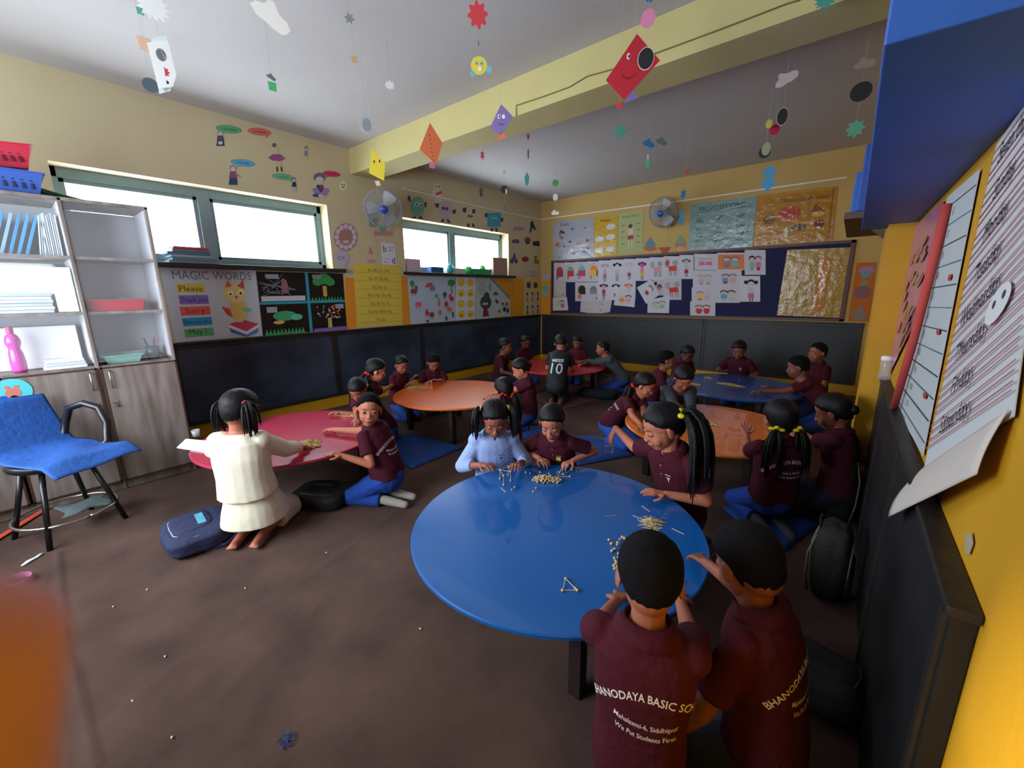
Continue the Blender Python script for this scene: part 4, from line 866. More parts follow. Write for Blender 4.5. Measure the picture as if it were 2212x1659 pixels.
# on top
tray('blue slatted plastic basket on top of the cupboard', -4.56, -4.25, -.26, .30, 2.117, .13, '3a5cae', .03, True, 'plastic_basket', 'basket')
tray('red slatted plastic basket stacked on the blue one', -4.54, -4.27, -.22, .28, 2.255, .13, 'c03048', .04, True, 'plastic_basket', 'basket', .10)
g = G()
def fn(u, v): y = .26+.30*u; x = -4.58+.24*v; return V((x, y, 2.118+.10*(1-u)**.9*math.sin(min(1, v*1.2+.15)*PI*.8)+.004)), V((0, 0, 1))
g.sheet(fn, 14, 10, .004, mat('58a84c', .7)); obj('folded_cloth', g, label='green folded cloth lying on top of the cupboard beside the baskets', cat='cloth', smooth=True)
def disc_sticker(): 
    c = onx(28, 846, CF_X+.021); g = G(); q = [c+V((0, math.cos(a/16*PI)*.085, math.sin(a/16*PI)*.085)) for a in range(32)]; g.prism(q, (.002, 0, 0), paper('58c4cc'))
    for dy, dz, r, cc in ((0, -.01, .035, 'c87868'), (-.02, .03, .012, 'c87868'), (.02, .03, .012, 'c87868'), (0, -.045, .02, 'd8a898'), (-.045, -.04, .02, '2a50b0'), (.02, -.06, .018, 'c86050')):
        g.prism([c+V((.0022, dy+math.cos(a/8*PI)*r, dz+math.sin(a/8*PI)*r)) for a in range(16)], (.0008, 0, 0), paper(cc))
    obj('round_sticker', g, label='round turquoise sticker with a pink animal face on the cupboard door', cat='sticker')
disc_sticker()
# ------------------------------------------------------------------ stool with blue cloth
c = V((-3.72, .05, 0)); SZ = .50; Rz = Matrix.Rotation(.35, 3, 'Z'); W = lambda x, y, z: c+Rz @ V((x, y, z))
t = thing('stool_chair', 'round black padded chair on four legs with chrome foot ring', 'chair', c); bm_ = mat('16161a', .35)
g = G(); g.lathe(c, [(.001, SZ-.05), (.185, SZ-.05), (.20, SZ-.04), (.205, SZ-.02), (.19, SZ), (.10, SZ+.008), (.001, SZ+.01)], mat('1b1b20', .3, bump=.1, bs=80), 40); obj('seat', g, t, smooth=True)
for k in range(4):
    a = PI/4+k*PI/2; g = G(); g.tube([W(math.cos(a)*.15, math.sin(a)*.15, SZ-.05), W(math.cos(a)*.265, math.sin(a)*.265, .0)], .014, bm_, 12); obj('leg', g, t, smooth=True)
g = G(); g.tube([W(.235*math.cos(a*PI/20), .235*math.sin(a*PI/20), .13) for a in range(41)], .009, M_STEEL, 10); obj('foot_ring', g, t, smooth=True)
g = G(); q = [W(-.12, .14, SZ-.03), W(-.20, .15, SZ+.02), W(-.23, .14, SZ+.14), W(-.24, .10, SZ+.24), W(-.245, 0, SZ+.27), W(-.24, -.10, SZ+.24), W(-.23, -.14, SZ+.14), W(-.20, -.15, SZ+.02), W(-.12, -.14, SZ-.03)]
Q = [V((0, 0, 0)) for _ in q]; rot = Matrix.Rotation(-1.25, 3, 'Z'); q = [c+rot @ (p-c) for p in q]
g.tube(q, .022, bm_, 12); obj('backrest', g, t, smooth=True)
g = G()
def fn(u, v):
    th = -.2+1.0*0; x = -.22+.62*u; y = -.22+.44*v
    zz = SZ+.022+.012*math.sin(u*9+v*3)*math.sin(v*5)
    if u < .36: zz = SZ+.022+(.36-u)**1.3*1.15; x = -.13-(.36-u)*.55
    if u > .86: zz -= (u-.86)*.35
    rot2 = Matrix.Rotation(.45, 3, 'Z'); p = c+rot2 @ V((x, y*(1 if u > .36 else .9), 0)); p.z = zz+.01*math.sin(v*PI)
    return p, V((0, 0, 1))
g.sheet(fn, 36, 22, .008, mat('1d55a6', .75, var=.15, vs=8, bump=.3, bs=30)); obj('blue_cloth', g, label='bright blue cloth draped over the black chair seat and back', cat='cloth', smooth=True)
g = G(); q = onz(180, 1085, .14)
def fn(u, v): return q+V(((u-.5)*.20+.02*math.sin(v*7), (v-.5)*.22+.02*math.cos(u*8), .012*math.sin(u*6)*math.cos(v*5)-.05*abs(u-.5))), V((0, 0, 1))
g.sheet(fn, 12, 12, .004, mat('52605f', .85, bump=.3, bs=60)); obj('rag', g, label='crumpled grey-green rag hanging on the chair foot ring', cat='rag', smooth=True)
g = G(); g.tube([onz(-20, 1172, .01), onz(40, 1135, .012), onz(100, 1098, .01)], .02, mat('d8503c', .6), 8, flat=.3); obj('orange_strap', g, label='flat orange strap lying on the carpet along the cupboard foot', cat='strap')
# ------------------------------------------------------------------ wall fans
def fan(label, wall, px, yaw):
    c = onx(px[0], px[1], XL+.30) if wall == 'L' else ony(px[0], px[1], YB-.30)
    d = V((math.cos(yaw), math.sin(yaw), -.35)).normalized(); M = frame(d, (0, 0, 1)); M2 = Matrix((M.col[0], M.col[2]*-1, M.col[1])).transposed() if False else None
    r_, u_ = d.cross(V((0, 0, 1))).normalized(), None; u_ = r_.cross(d); Mm = Matrix((r_, u_, d)).transposed()
    Wf = lambda x, y, z: c+Mm @ V((x, y, z))
    t = thing('wall_fan', label, 'fan', c, 'wall fans'); gm = mat('8f9296', .5); R = .235
    def ring(g, r, z, rad, n=40): g.tube([Wf(r*math.cos(2*PI*k/n), r*math.sin(2*PI*k/n), z) for k in range(n+1)], rad, gm, 6)
    g = G(); ring(g, R, 0, .006); ring(g, R*.97, .045, .003); ring(g, R*.55, .075, .002); ring(g, R*.97, -.045, .003)
    for k in range(64):
        a = 2*PI*k/64; x, y = math.cos(a), math.sin(a)
        g.tube([Wf(x*.05, y*.05, .085), Wf(x*R*.6, y*R*.6, .072), Wf(x*R*.95, y*R*.95, .045), Wf(x*R, y*R, 0), Wf(x*R*.95, y*R*.95, -.045), Wf(x*.07, y*.07, -.075)], .0021, gm, 4)
    obj('guard', g, t)
    for k in range(3):
        g = G(); vs = []
        for i in range(7):
            rr = .04+.17*i/6
            for j in range(5):
                a = 2*PI*k/3+(-.52+1.05*j/4)*(.75+.25*math.sin(i/6*PI)); vs.append(Wf(rr*math.cos(a), rr*math.sin(a), .012+(-.022+.044*j/4)))
        vs += [v+d*-.002 for v in vs]; n = 35
        fs = [(i*5+j, i*5+j+1, (i+1)*5+j+1, (i+1)*5+j) for i in range(6) for j in range(4)]; fs += [tuple(n+q for q in reversed(f)) for f in fs]
        g.add(vs, fs, mat('a9adb4', .35)); obj('blade', g, t, smooth=True, recalc=False)
    g = G(); g.lathe(c, [(.001, .100), (.045, .098), (.052, .085), (.001, .080)], mat('2a45a8', .35), 28, Mm); obj('hub_badge', g, t, smooth=True)
    g = G(); g.lathe(c, [(.001, -.17), (.05, -.165), (.062, -.14), (.062, -.06), (.03, -.045), (.03, .03), (.001, .03)], gm, 24, Mm); obj('motor_housing', g, t, smooth=True)
    wp = V((XL, c.y, c.z-.10)) if wall == 'L' else V((c.x, YB, c.z-.10)); nn = V((1, 0, 0)) if wall == 'L' else V((0, -1, 0))
    g = G(); b = Wf(0, 0, -.13); g.tube([wp+nn*.02, wp+nn*.08+V((0, 0, .02)), b-V((0, 0, .06)), b], .022, gm, 10); s_ = V((0, .05, 0)) if wall == 'L' else V((.05, 0, 0)); g.pbox(wp-s_-V((0, 0, .09)), s_*2, (0, 0, .18), nn*.03, gm); obj('wall_bracket', g, t, smooth=False)
    g = G(); q = wp+nn*.04-V((0, 0, .09)); g.tube([q, q-V((0, 0, .35)), q-V((0, 0, .62))], .0016, M_THREAD, 5); obj('pull_cord', g, t)
fan('round grey wall fan with blue hub between the two windows', 'L', (828, 450), -.55)
fan('round grey wall fan with blue hub above the pinned drawings on the back wall', 'B', (1432, 459), -1.75)
# ------------------------------------------------------------------ window ledge things
for k, (cc, a, b) in enumerate((('8a9098', 1.10, 1.50), ('5f8ea0', 1.13, 1.49), ('a8b0bc', 1.12, 1.46), ('4f7f94', 1.10, 1.45), ('788490', 1.14, 1.44), ('c05068', 1.15, 1.44))):
    sheetbox('book', 'book in the flat stack on the ledge under the left window', 'book', XL-.14, XL+.05, a, b, 1.777+k*.026, 1.777+k*.026+.024, paper(cc), 'books stacked on the window ledge')
def lb(name, label, cat, x0, x1, y0, y1, cc, m=None, dx=-.02):
    a, b = onx(x0, y1, XL+dx), onx(x1, y0, XL+dx); sheetbox(name, label, cat, XL+dx-.10, XL+dx, a.y, b.y, 1.777, max(b.z, 1.80), m or paper(cc), bevel=.006)
lb('paper_pile', 'tilted pile of pinkish papers at the left end of the second window ledge', 'papers', 878, 908, 560, 585, 'c8b4bc'); lb('pencil_case', 'small blue case on the second window ledge', 'case', 932, 958, 577, 586, '3c5a90')
lb('cardboard_box', 'flat white box on the ledge below the window mullion', 'box', 966, 1004, 580, 589, 'c8ccc4')
def bagblob(label, x, y, sx, sz, cc, al=1.):
    c = onx(x, y, XL-.03); c.z = 1.777+sz; g = G(); g.ell(c, (.05, sx, sz), mat(cc, .5) if al == 1 else film(cc, al), None, 16, 10, lambda q: 1+.22*noise.noise(q*2.5+V((x, 0, 0)))); obj('plastic_bag', g, label=label, cat='bag', smooth=True)
bagblob('turquoise plastic bag on the ledge of the second window', 971, 570, .07, .08, '50c4d4')
bagblob('bright green lumpy bag on the ledge left of the green basket', 1012, 578, .09, .07, '3ec46a'); 
a, b = onx(1022, 585, XL), onx(1058, 585, XL); tray('green basket with rounded toys on the second window ledge', XL-.12, XL+.03, a.y, b.y, 1.777, .09, '2fa060', .01, name='plastic_basket', cat='basket')
bagblob('round green toy sticking out of the green basket', 1042, 575, .07, .085, '4ccc58')
lb('cardboard_box', 'brown box with a torn top at the right end of the second window ledge', 'box', 1066, 1096, 558, 586, 'a8887c', dx=.03)
# shelf and blue boxes high on the right
c = onx(1862, 510, -.02) if False else V((.08, 5.0, 1.92)); t = thing('bracket_shelf', 'wooden bracket shelf high on the right wall beyond the blue box', 'shelf', (.1, 4.6, 1.9))
g = G(); g.box(-.12, XR, 3.85, 5.2, 1.93, 1.975, mat('5a463c', .6)); obj('shelf_board', g, t, bevel=.003)
g = G(); g.prism([(XR, 4.3, 1.93), (0, 4.3, 1.93), (XR, 4.3, 1.72)], (0, .03, 0), mat('5a463c', .6)); obj('shelf_bracket', g, t)
for k, (y, h, cc, x) in enumerate(((3.86, .42, '2c50a8', -.06), (4.3, .34, '2b6ac0', -.10), (4.8, .34, '2a74c8', -.115))):
    sheetbox('file_box', ['tall royal blue box nearest on the bracket shelf', 'mid blue box in the middle of the bracket shelf', 'light blue box at the far end of the bracket shelf'][k], 'box', x, XR-.01, y, y+.36, 1.977, 1.977+h, mat(cc, .45), bevel=.006)
# clear bottle on the dado ledge
c = V((.205, 3.24, .925)); t = thing('water_bottle', 'clear bottle with white lid standing at the far end of the dado ledge', 'bottle', c)
g = G(); g.lathe(c, [(.001, 0), (.028, 0), (.030, .01), (.030, .10), (.026, .115), (.001, .115)], film('c8ccd0', .35), 20); obj('bottle_body', g, t, smooth=True)
g = G(); g.lathe(c, [(.001, .113), (.030, .113), (.030, .135), (.018, .142), (.001, .142)], M_WHITE, 20); obj('bottle_cap', g, t, smooth=True)
# ------------------------------------------------------------------ paper on the walls
WN = {'L': V((1, 0, 0)), 'B': V((0, -1, 0)), 'R': V((-1, 0, 0))}
def wp(wall, x, y, off=.003):
    return onx(x, y, XL+off) if wall == 'L' else ony(x, y, YB-off) if wall == 'B' else onx(x, y, XR-off)
def E(u, v, a, b, c, n=20): return ('p', [(u+a*math.cos(2*PI*k/n), v+b*math.sin(2*PI*k/n)) for k in range(n)], c)
def Q(u0, v0, u1, v1, c): return ('p', [(u0, v0), (u1, v0), (u1, v1), (u0, v1)], c)
def P(pts, c): return ('p', pts, c)
def Ln(pts, w, c):
    out = []
    for (a, b), (x, y) in zip(pts, pts[1:]):
        dx, dy = x-a, y-b; L = math.hypot(dx, dy) or 1; nx, ny = -dy/L*w/2, dx/L*w/2; out.append(('p', [(a+nx, b+ny), (x+nx, y+ny), (x-nx, y-ny), (a-nx, b-ny)], c))
    return out
def T(txt, u, v, h, c, wmax=None, lean=0): return ('t', txt, u, v, h, c, wmax)
def flat(S):
    o = []
    for s in S: o += flat(s) if isinstance(s, list) else [s]
    return o
def poster(name, label, cat, wall, cs, base, S=(), group=None, foil=False, off=.003, th=.002, parent=None, dent=.004):
    """cs: four photo pixels TL, TR, BR, BL (or a box x0,y0,x1,y1); S: flat shapes in 0..1 sheet coordinates, v downwards"""
    if len(cs) == 4 and not isinstance(cs[0], tuple): x0, y0, x1, y1 = cs; cs = [(x0, y0), (x1, y0), (x1, y1), (x0, y1)]
    C = [wp(wall, x, y, off) for x, y in cs]; n = WN[wall]; g = G()
    wd = ((C[1]-C[0]).length+(C[2]-C[3]).length)/2; ht = ((C[3]-C[0]).length+(C[2]-C[1]).length)/2; asp = ht/wd
    def pt(u, v, h=0): return (C[0]*(1-u)+C[1]*u)*(1-v)+(C[3]*(1-u)+C[2]*u)*v+n*h
    if base:
        m = mat(base, .24, var=.12, vs=14, bump=.5, bs=9, spec=.45) if foil else paper(base)
        if foil:
            def fn(u, v): return pt(u, v, .002+dent*abs(noise.noise(V((u*7, v*7, len(label)))))), n
            g.sheet(fn, 10, 10, .001, m)
        else: g.prism([pt(0, 0), pt(1, 0), pt(1, 1), pt(0, 1)], n*th, m)
        lv = th+(.006 if foil else .0002)
    else: lv = 0.0
    for k, s in enumerate(flat(S)):
        h = lv+.00012*k+.0004; m = mat(s[5 if s[0] == 't' else 2], .2, spec=.6, bump=.6, bs=9) if foil else paper(s[5 if s[0] == 't' else 2])
        if s[0] == 'p':
            if base: g.prism([pt(u, v, h) for u, v in s[1]], n*.0004, m)
            else: g.prism([pt(u, v, 0) for u, v in s[1]], n*(h+.001), m)
        else:
            _, txt, u, v, hh, c, wm = s; vs, fs, w_ = glyphs(txt, .0); sx = hh*asp
            if wm and w_*sx > wm: sx = wm/w_
            g.add([pt(u+x*sx, v-y*hh*1.0, h+(.0004 if base else .0018)) for x, y in vs], fs, m)
    return obj(name, g, parent, label=label, cat=cat, group=group, recalc=False if False else True)
R2 = random.Random(3)
# backing strips
for a, b, l in (((745, 600), (772, 708), 'orange paper backing strip left of the yellow alphabet chart'), ((866, 598), (888, 702), 'orange paper backing strip between the alphabet chart and the farm poster')):
    poster('backing_paper', l, 'paper', 'L', [(a[0], a[1]-2), (b[0], a[1]+2), (b[0]+2, b[1]-2), (a[0]+3, b[1]+3)], 'e0902a', off=.001)
poster('backing_paper', 'orange paper backing right of the tree poster below the second window', 'paper', 'L', [(1060, 602), (1131, 603), (1131, 684), (1060, 690)], 'd89422', [Ln([(.65, 0), (.67, 1)], .01, 'b87818')], off=.001)
poster('backing_paper', 'orange paper backing in the corner left of the pinboard', 'paper', 'L', [(1168, 606), (1190, 607), (1190, 678), (1168, 680)], 'd08a20', [E(.55, .22, .3, .12, '4aa88c'), E(.55, .38, .32, .14, '8a9c98')], off=.001) if False else poster('backing_paper', 'orange paper strip with a green and grey mascot in the corner', 'paper', 'B', [(1168, 608), (1189, 607), (1189, 677), (1168, 678)], 'd08a20', [E(.5, .20, .32, .09, '4aa88c'), E(.5, .36, .34, .11, '8a9c98')], off=.001)
poster('poster', 'MAGIC WORDS poster with coloured word strips and an owl on books', 'poster', 'L', [(344, 573), (551, 580), (567, 725), (379, 740)], 'c6cdd6',
 [T('MAGIC WORDS', .52, .17, .16, '70767e', .84), Q(.12, .23, .40, .35, 'd8c050'), T('Please', .26, .33, .11, '3a3420', .24), Q(.12, .38, .42, .50, '8272b8'), T('Thank you', .27, .47, .09, '40386a', .27), Q(.11, .53, .42, .65, 'e0645a'), T('Sorry', .26, .62, .10, '8a2c28', .22), Q(.11, .68, .42, .79, '2f98c0'), T('Excuse me', .27, .765, .08, '1c4a70', .28), Q(.11, .83, .42, .94, '62b070'), T('May I', .25, .91, .10, '26402c', .22),
  P([(.60, .80), (.78, .74), (.97, .82), (.80, .92)], 'c84868'), P([(.60, .80), (.80, .92), (.80, .96), (.60, .84)], 'f0e8ea'), P([(.80, .92), (.97, .82), (.97, .86), (.80, .96)], 'e8e0e4'), P([(.60, .85), (.80, .97), (.80, 1.0), (.62, .92)], '4a6cb0'), P([(.80, .97), (.96, .87), (.94, .95), (.80, 1.0)], '5a7cc0'),
  E(.74, .60, .10, .18, 'e0c070'), E(.72, .36, .13, .14, 'e8d088'), P([(.62, .28), (.66, .17), (.70, .26)], 'd06a50'), P([(.76, .26), (.84, .16), (.84, .30)], 'c85a48'), E(.67, .36, .035, .035, 'f4f0e4'), E(.79, .35, .035, .04, 'f4f0e4'), E(.67, .37, .014, .016, '303438'), E(.79, .36, .016, .020, '303438'), P([(.72, .40), (.75, .40), (.735, .44)], '5a4a30'), P([(.55, .54), (.64, .58), (.66, .70), (.60, .66)], 'c84c3c'), E(.84, .60, .06, .03, '7ac4a0')])
tree = [E(.25, .25, .16, .10, '2f8a50'), E(.14, .30, .08, .06, '2f8a50'), E(.36, .30, .08, .06, '2f8a50'), Q(.22, .34, .28, .46, 'c8b070')]
poster('poster', 'black poster in four panels with trees, grass and fish', 'poster', 'L', [(553, 586), (740, 591), (749, 710), (568, 726)], '15181e',
 [Q(.52, 0, .555, 1, '2f9cb8'), Q(0, .47, 1, .51, '2f9cb8'), Q(.02, .38, .50, .46, 'c8ccd4'), [P([(x, 1), (x+.02, .90), (x+.045, 1)], '3aa468') for x in (.02, .06, .10, .14, .18, .22, .26, .30, .34, .38, .42)], [P([(x, .47), (x+.015, .40), (x+.035, .47)], '2f9a5c') for x in (.57, .61, .65, .69, .73, .77, .81, .85, .89, .93)], Q(.57, .95, 1, 1, '8064b0'),
  E(.74, .10, .10, .09, '2f9a54'), E(.66, .15, .06, .07, '2f9a54'), E(.82, .15, .06, .07, '2f9a54'), Q(.72, .22, .77, .40, 'c8a860'), E(.25, .70, .13, .08, '3fa874'), E(.38, .73, .07, .05, '5fc4a4'), E(.18, .80, .06, .03, 'e0b868'), P([(.25, .12), (.30, .12), (.32, .26), (.24, .26)], 'c8646e'), E(.275, .30, .035, .04, 'c8646e'),
  [E(R2.uniform(.63, .92), R2.uniform(.56, .78), .012, .014, R2.choice(['d8583c', 'e8e8e8', 'd08a3c', '4a8ac0'])) for _ in range(46)], Q(.75, .78, .80, .95, 'c8b068'), Q(.08, .04, .22, .11, 'a8a8b4'), Q(.60, .03, .72, .10, '8a8a98'), Q(.86, .54, .97, .62, '9a9ab4'), Q(.06, .55, .17, .64, 'a0a4b4'), [Ln([(R2.uniform(0, .4), R2.uniform(0, .4)) for _ in range(3)], .008, '787e8c') for _ in range(10)]], foil=True)
rows = ['Aa Bb Cc Dd', 'Ee Ff Gg Hh', 'Ii Jj Kk Ll', 'Mm Nn Oo Pp', 'Qq Rr Ss Tt', 'Uu Vv Ww Xx', 'Yy Zz']
poster('poster', 'yellow handwritten alphabet chart below the wall fan', 'poster', 'L', [(763, 570), (866, 575), (870, 702), (772, 706)], 'd8c050', [[T(r, .5, .11+.135*k, .075, '7a6a20', .82) for k, r in enumerate(rows)], [Ln([(.04, .125+.135*k), (.96, .125+.135*k)], .006, 'a89838') for k in range(7)]])
an = []
for x, y, a, b, c in ((.10, .30, .09, .07, '8a4a44'), (.15, .22, .04, .05, '8a4a44'), (.17, .58, .09, .07, 'd86878'), (.34, .78, .06, .06, 'd03a40'), (.33, .72, .03, .04, 'd03a40'), (.44, .82, .07, .07, '7a4a40'), (.62, .78, .06, .06, 'c86a54'), (.77, .60, .06, .08, 'a0483c'), (.84, .72, .08, .07, 'd87848'), (.74, .38, .06, .07, '4a5260'), (.90, .48, .07, .06, 'c03a44'), (.86, .42, .04, .05, 'c03a44'), (.60, .58, .025, .05, 'b8685c'), (.34, .95, .05, .025, '6a4a40'), (.92, .84, .03, .06, '2a6a68'), (.76, .92, .03, .05, '3a4a50'), (.55, .40, .04, .04, '3a9a5c'), (.60, .50, .02, .06, 'b87060')): an += [E(x, y, a*.75, b*.8, c)]+[Q(x-a*.5+q, y+b*.4, x-a*.5+q+.012, y+b*1.4, c) for q in (0, a*.75)]
poster('poster', 'pale blue farm poster of coloured animals and trees', 'poster', 'L', [(880, 598), (984, 600), (985, 692), (888, 701)], 'b4c4d8', [E(.08, .14, .045, .07, '4a8a6c'), Q(.07, .2, .085, .34, '7a6050'), E(.90, .12, .09, .08, '3a8a5c'), Q(.89, .18, .915, .38, '8a5a54'), P([(.32, .22), (.38, .12), (.50, .12), (.44, .22)], 'd0505c'), E(.48, .24, .06, .07, '7c8494'), an])
faces = []
for r in range(4):
    for c in (.27, .74): faces += [E(c, .13+.245*r, .17, .085, 'a89020'), E(c, .13+.245*r, .15, .075, 'e8cc40'), E(c-.05, .11+.245*r, .018, .010, '5a4a10'), E(c+.05, .11+.245*r, .018, .010, '5a4a10'), E(c, .155+.245*r, .05*(1 if r % 2 else .6), .012*(1+r % 2), '5a4a10')]
poster('poster', 'white chart of eight yellow faces showing feelings', 'poster', 'L', [(983, 598), (1027, 600), (1025, 689), (985, 692)], 'dcd8e0', faces)
poster('poster', 'pale green poster with a dark tree and its corner curled over', 'poster', 'L', [(1027, 600), (1060, 601), (1102, 683), (1029, 690)], 'b0c4c0', [E(.30, .58, .20, .16, '3f474c'), E(.38, .46, .12, .10, '3f474c'), P([(.24, .95), (.28, .66), (.36, .66), (.42, .95)], '7a2a38'), E(.25, .25, .17, .16, '9fb4b0')]) if False else poster('poster', 'pale green poster with a dark tree and its corner curled over', 'poster', 'L', [(1027, 600), (1100, 603), (1102, 683), (1029, 690)], 'b0c4c0',
 [E(.27, .60, .16, .17, '3f474c'), E(.30, .44, .08, .10, '3f474c'), P([(.17, .95), (.22, .66), (.28, .66), (.36, .95)], '7a2a38'), [E(x, .63, .02, .03, 'd8dcdc') for x in (.2, .25, .3)], E(.17, .26, .12, .16, '9fb2b0'), E(.40, .22, .04, .10, '88989a'), P([(.48, .42), (.52, .34), (.60, .34), (.65, .42)], '8a2a34'), P([(.52, .56), (.58, .52), (.66, .60), (.60, .65)], '4a4f52'), P([(.72, .62), (.82, .62), (.77, .72)], '50555a'), P([(.82, .66), (.94, .60), (.92, .74)], 'c03040'), E(.82, .80, .05, .07, '2c3034'), E(.92, .84, .04, .07, '3a3e42'), E(.66, .84, .05, .05, 'b86a5c'), E(.59, .76, .035, .06, 'c8d0d0'), P([(.42, 0), (1, .0), (1, .48)], 'd89422'), P([(.40, 0), (.48, 0), (1, .46), (1, .56)], '77868a')])
poster('poster', 'chart of family members in small framed pictures by the corner', 'poster', 'L', [(1131, 598), (1167, 600), (1166, 681), (1133, 685)], 'd4bc60', [[Q(.12+.42*c, .10, .44+.42*c, .28, 'b8a890') for c in (0, 1)], [E(.28+.42*c, .2, .12, .08, '4a4240') for c in (0, 1)], [[Q(.04+.33*c, .34+.33*r, .33+.33*c, .62+.33*r, 'c8b8a0'), E(.18+.33*c, .42+.33*r, .06, .04, '4a3c38'), P([(.12+.33*c, .6+.33*r), (.18+.33*c, .44+.33*r), (.25+.33*c, .6+.33*r)], ['6a8aa0', 'b86a60', '4a4a4c', '3a3638', '8a7a70', '50484a'][r*3+c])] for r in (0, 1) for c in (0, 1, 2)]])
poster('paper_sign', 'small pale FAMILY MEMBERS heading above the family chart', 'sign', 'L', (1138, 582, 1164, 599), None, [Q(.05, .05, .95, .45, 'c8b8a8'), T('FAMILY', .5, .4, .36, '7a6a80', .8), Q(0, .52, 1, .95, 'c8b8a8'), T('MEMBERS', .5, .9, .36, '7a6a80', .9)])
poster('birthday_cake_cutout', 'small mauve cake cutout with a red candle in the corner', 'cutout', 'B', (1171, 583, 1188, 603), None, [Q(.1, .5, .95, 1, 'a89ab4'), P([(.45, .5), (.52, .0), (.62, .5)], 'c86a4c')])
# clock wheel, signs, b/d card
nums = [(.5+.38*math.sin(k*PI/6), .5-.38*math.cos(k*PI/6)) for k in range(12)]
poster('paper_clock', 'mauve paper clock face with a ring of number discs', 'clock', 'L', (721, 482, 772, 542), None, [E(.5, .5, .5, .5, 'a88098', 36), E(.5, .5, .30, .32, 'a07a78', 28), [E(x, y, .085, .085, 'd8c4cc') for x, y in nums], [T(str(k or 12), x, y+.035, .09, '6a4c60') for k, (x, y) in enumerate(nums)], P([(.32, .46), (.52, .46), (.56, .54), (.5, .56)], 'd07048'), Q(.38, .62, .62, .72, 'c8b4bc')])
poster('paper_cutout', 'lilac speech-shaped paper cutout below the paper clock', 'cutout', 'L', (724, 541, 756, 592), None, [E(.42, .30, .42, .30, 'b8b0cc'), P([(.5, .75), (.98, .15), (1.0, .35), (.62, 1.0), (.45, 1.0)], 'b4a4c4'), T('CX', .42, .4, .24, '5a5478', .5)])
poster('letter_card', 'white card explaining the letters b and d', 'card', 'L', [(823, 523), (853, 527), (857, 573), (826, 571)], 'd4d6e0', [T('b', .22, .42, .42, '30323c'), T('d', .78, .92, .42, '30323c'), T('b comes', .68, .22, .10, '5a5c68', .45), T('before', .66, .36, .10, '5a5c68', .4), T('d comes', .30, .76, .10, '5a5c68', .4), T('after', .26, .9, .10, '5a5c68', .3)])
poster('paper_cutout', 'pink paper arch cutout hanging under the left wall fan', 'cutout', 'L', (806, 478, 864, 514), None, [P([(.2, 0), (.7, 0), (.85, .35), (.4, .4)], 'c8a498'), Q(.02, .6, .72, .85, 'c08a80'), E(.35, .45, .12, .2, '5cac8c')])
poster('paper_cutout', 'faint red flower cutout left of the letter card', 'cutout', 'L', (786, 532, 818, 570), None, [P([(.3, .45), (.4, 0), (.6, .45)], 'c88070'), E(.5, .62, .45, .10, 'd0b498'), E(.48, .85, .3, .10, 'c89a80')])
poster('clock_disc', 'small cream smiling disc on the wall right of the red bubble', 'cutout', 'L', (733, 391, 749, 411), None, [E(.5, .5, .5, .5, 'e0d8b0'), E(.35, .4, .08, .1, '4a4438'), E(.65, .4, .08, .1, '4a4438'), E(.5, .68, .2, .06, '4a4438')])
# speech bubbles and little figures
def bubble(label, box, c, txt, tail=.3): poster('speech_bubble', label, 'speech bubble', 'L', box, None, [E(.5, .5, .5, .42, '6a6a50', 30), E(.5, .5, .48, .39, c, 30), P([(tail-.05, .8), (tail+.1, .8), (tail-.02, 1.15)], c), T(txt, .5, .62, .36, '2f3a34', .75)], 'speech bubbles on the left wall')
def B4(x0, y0, x1, y1, sl): return [(x0, y0), (x1, y0+sl), (x1, y1+sl), (x0, y1)]
bubble('green speech bubble reading I can write, top left', B4(466, 266, 521, 286, 6), '5fa878', 'I can write'); bubble('orange-red speech bubble reading I can dance', B4(535, 272, 585, 291, 6), 'd86a58', 'I can dance', .8)
bubble('blue speech bubble above the violin figure', B4(498, 340, 551, 357, 6), '58a4cc', 'I can sing'); bubble('green speech bubble lower row reading I can jump', B4(588, 371, 633, 387, 5), '68b088', 'I can jump', .85); bubble('crimson speech bubble above the seated figure', B4(697, 366, 735, 381, 4), 'c83858', 'I can read', .25); bubble('small cream speech bubble near the beam', B4(664, 309, 684, 318, 3), 'e0d098', 'I can play', .2)
def fig(label, box, hair, top, low, extra=()): poster('figure_cutout', label, 'cutout', 'L', box, None, [E(.45, .17, .24, .15, hair), E(.45, .21, .17, .11, 'c8bcc0'), P([(.25, .32), (.65, .32), (.75, .62), (.18, .62)], top), P([(.22, .62), (.72, .62), (.78, .92), (.15, .92)], low)]+list(extra))
fig('writing figure cutout under the top green bubble', (463, 281, 491, 318), '8a8aa0', '50546a', '3a2c44', [Q(.3, .66, .62, .84, 'c8c8d4')])
fig('violin player cutout under the blue bubble', (489, 355, 520, 403), '8a849c', '8a5060', '34446a', [Ln([(.6, .4), (1.0, .55)], .05, 'a08a80')])
poster('figure_cutout', 'dancer cutout with purple skirt and thin legs', 'cutout', 'L', (579, 307, 616, 371), None, [E(.35, .10, .12, .07, '6a6458'), P([(.45, .12), (.58, .14), (.60, .45), (.50, .45)], 'c8b898'), P([(0, .52), (.3, .40), (.75, .42), (1, .56), (.7, .64), (.25, .62)], '96507c'), Q(.48, .62, .53, .86, 'c8b090'), Q(.72, .62, .77, .86, 'c8b090'), P([(.46, .84), (.56, .84), (.58, 1), (.50, 1)], '4a4038'), P([(.7, .84), (.8, .84), (.86, 1), (.78, 1)], '4a4038')])
fig('small kicking figure cutout near the beam end', (655, 315, 668, 350), '6a6a60', '7a8490', 'c8b898')
fig('small black-haired figure cutout beside the lower green bubble', (627, 382, 645, 417), '6a6880', '2f3650', 'c0b0a0')
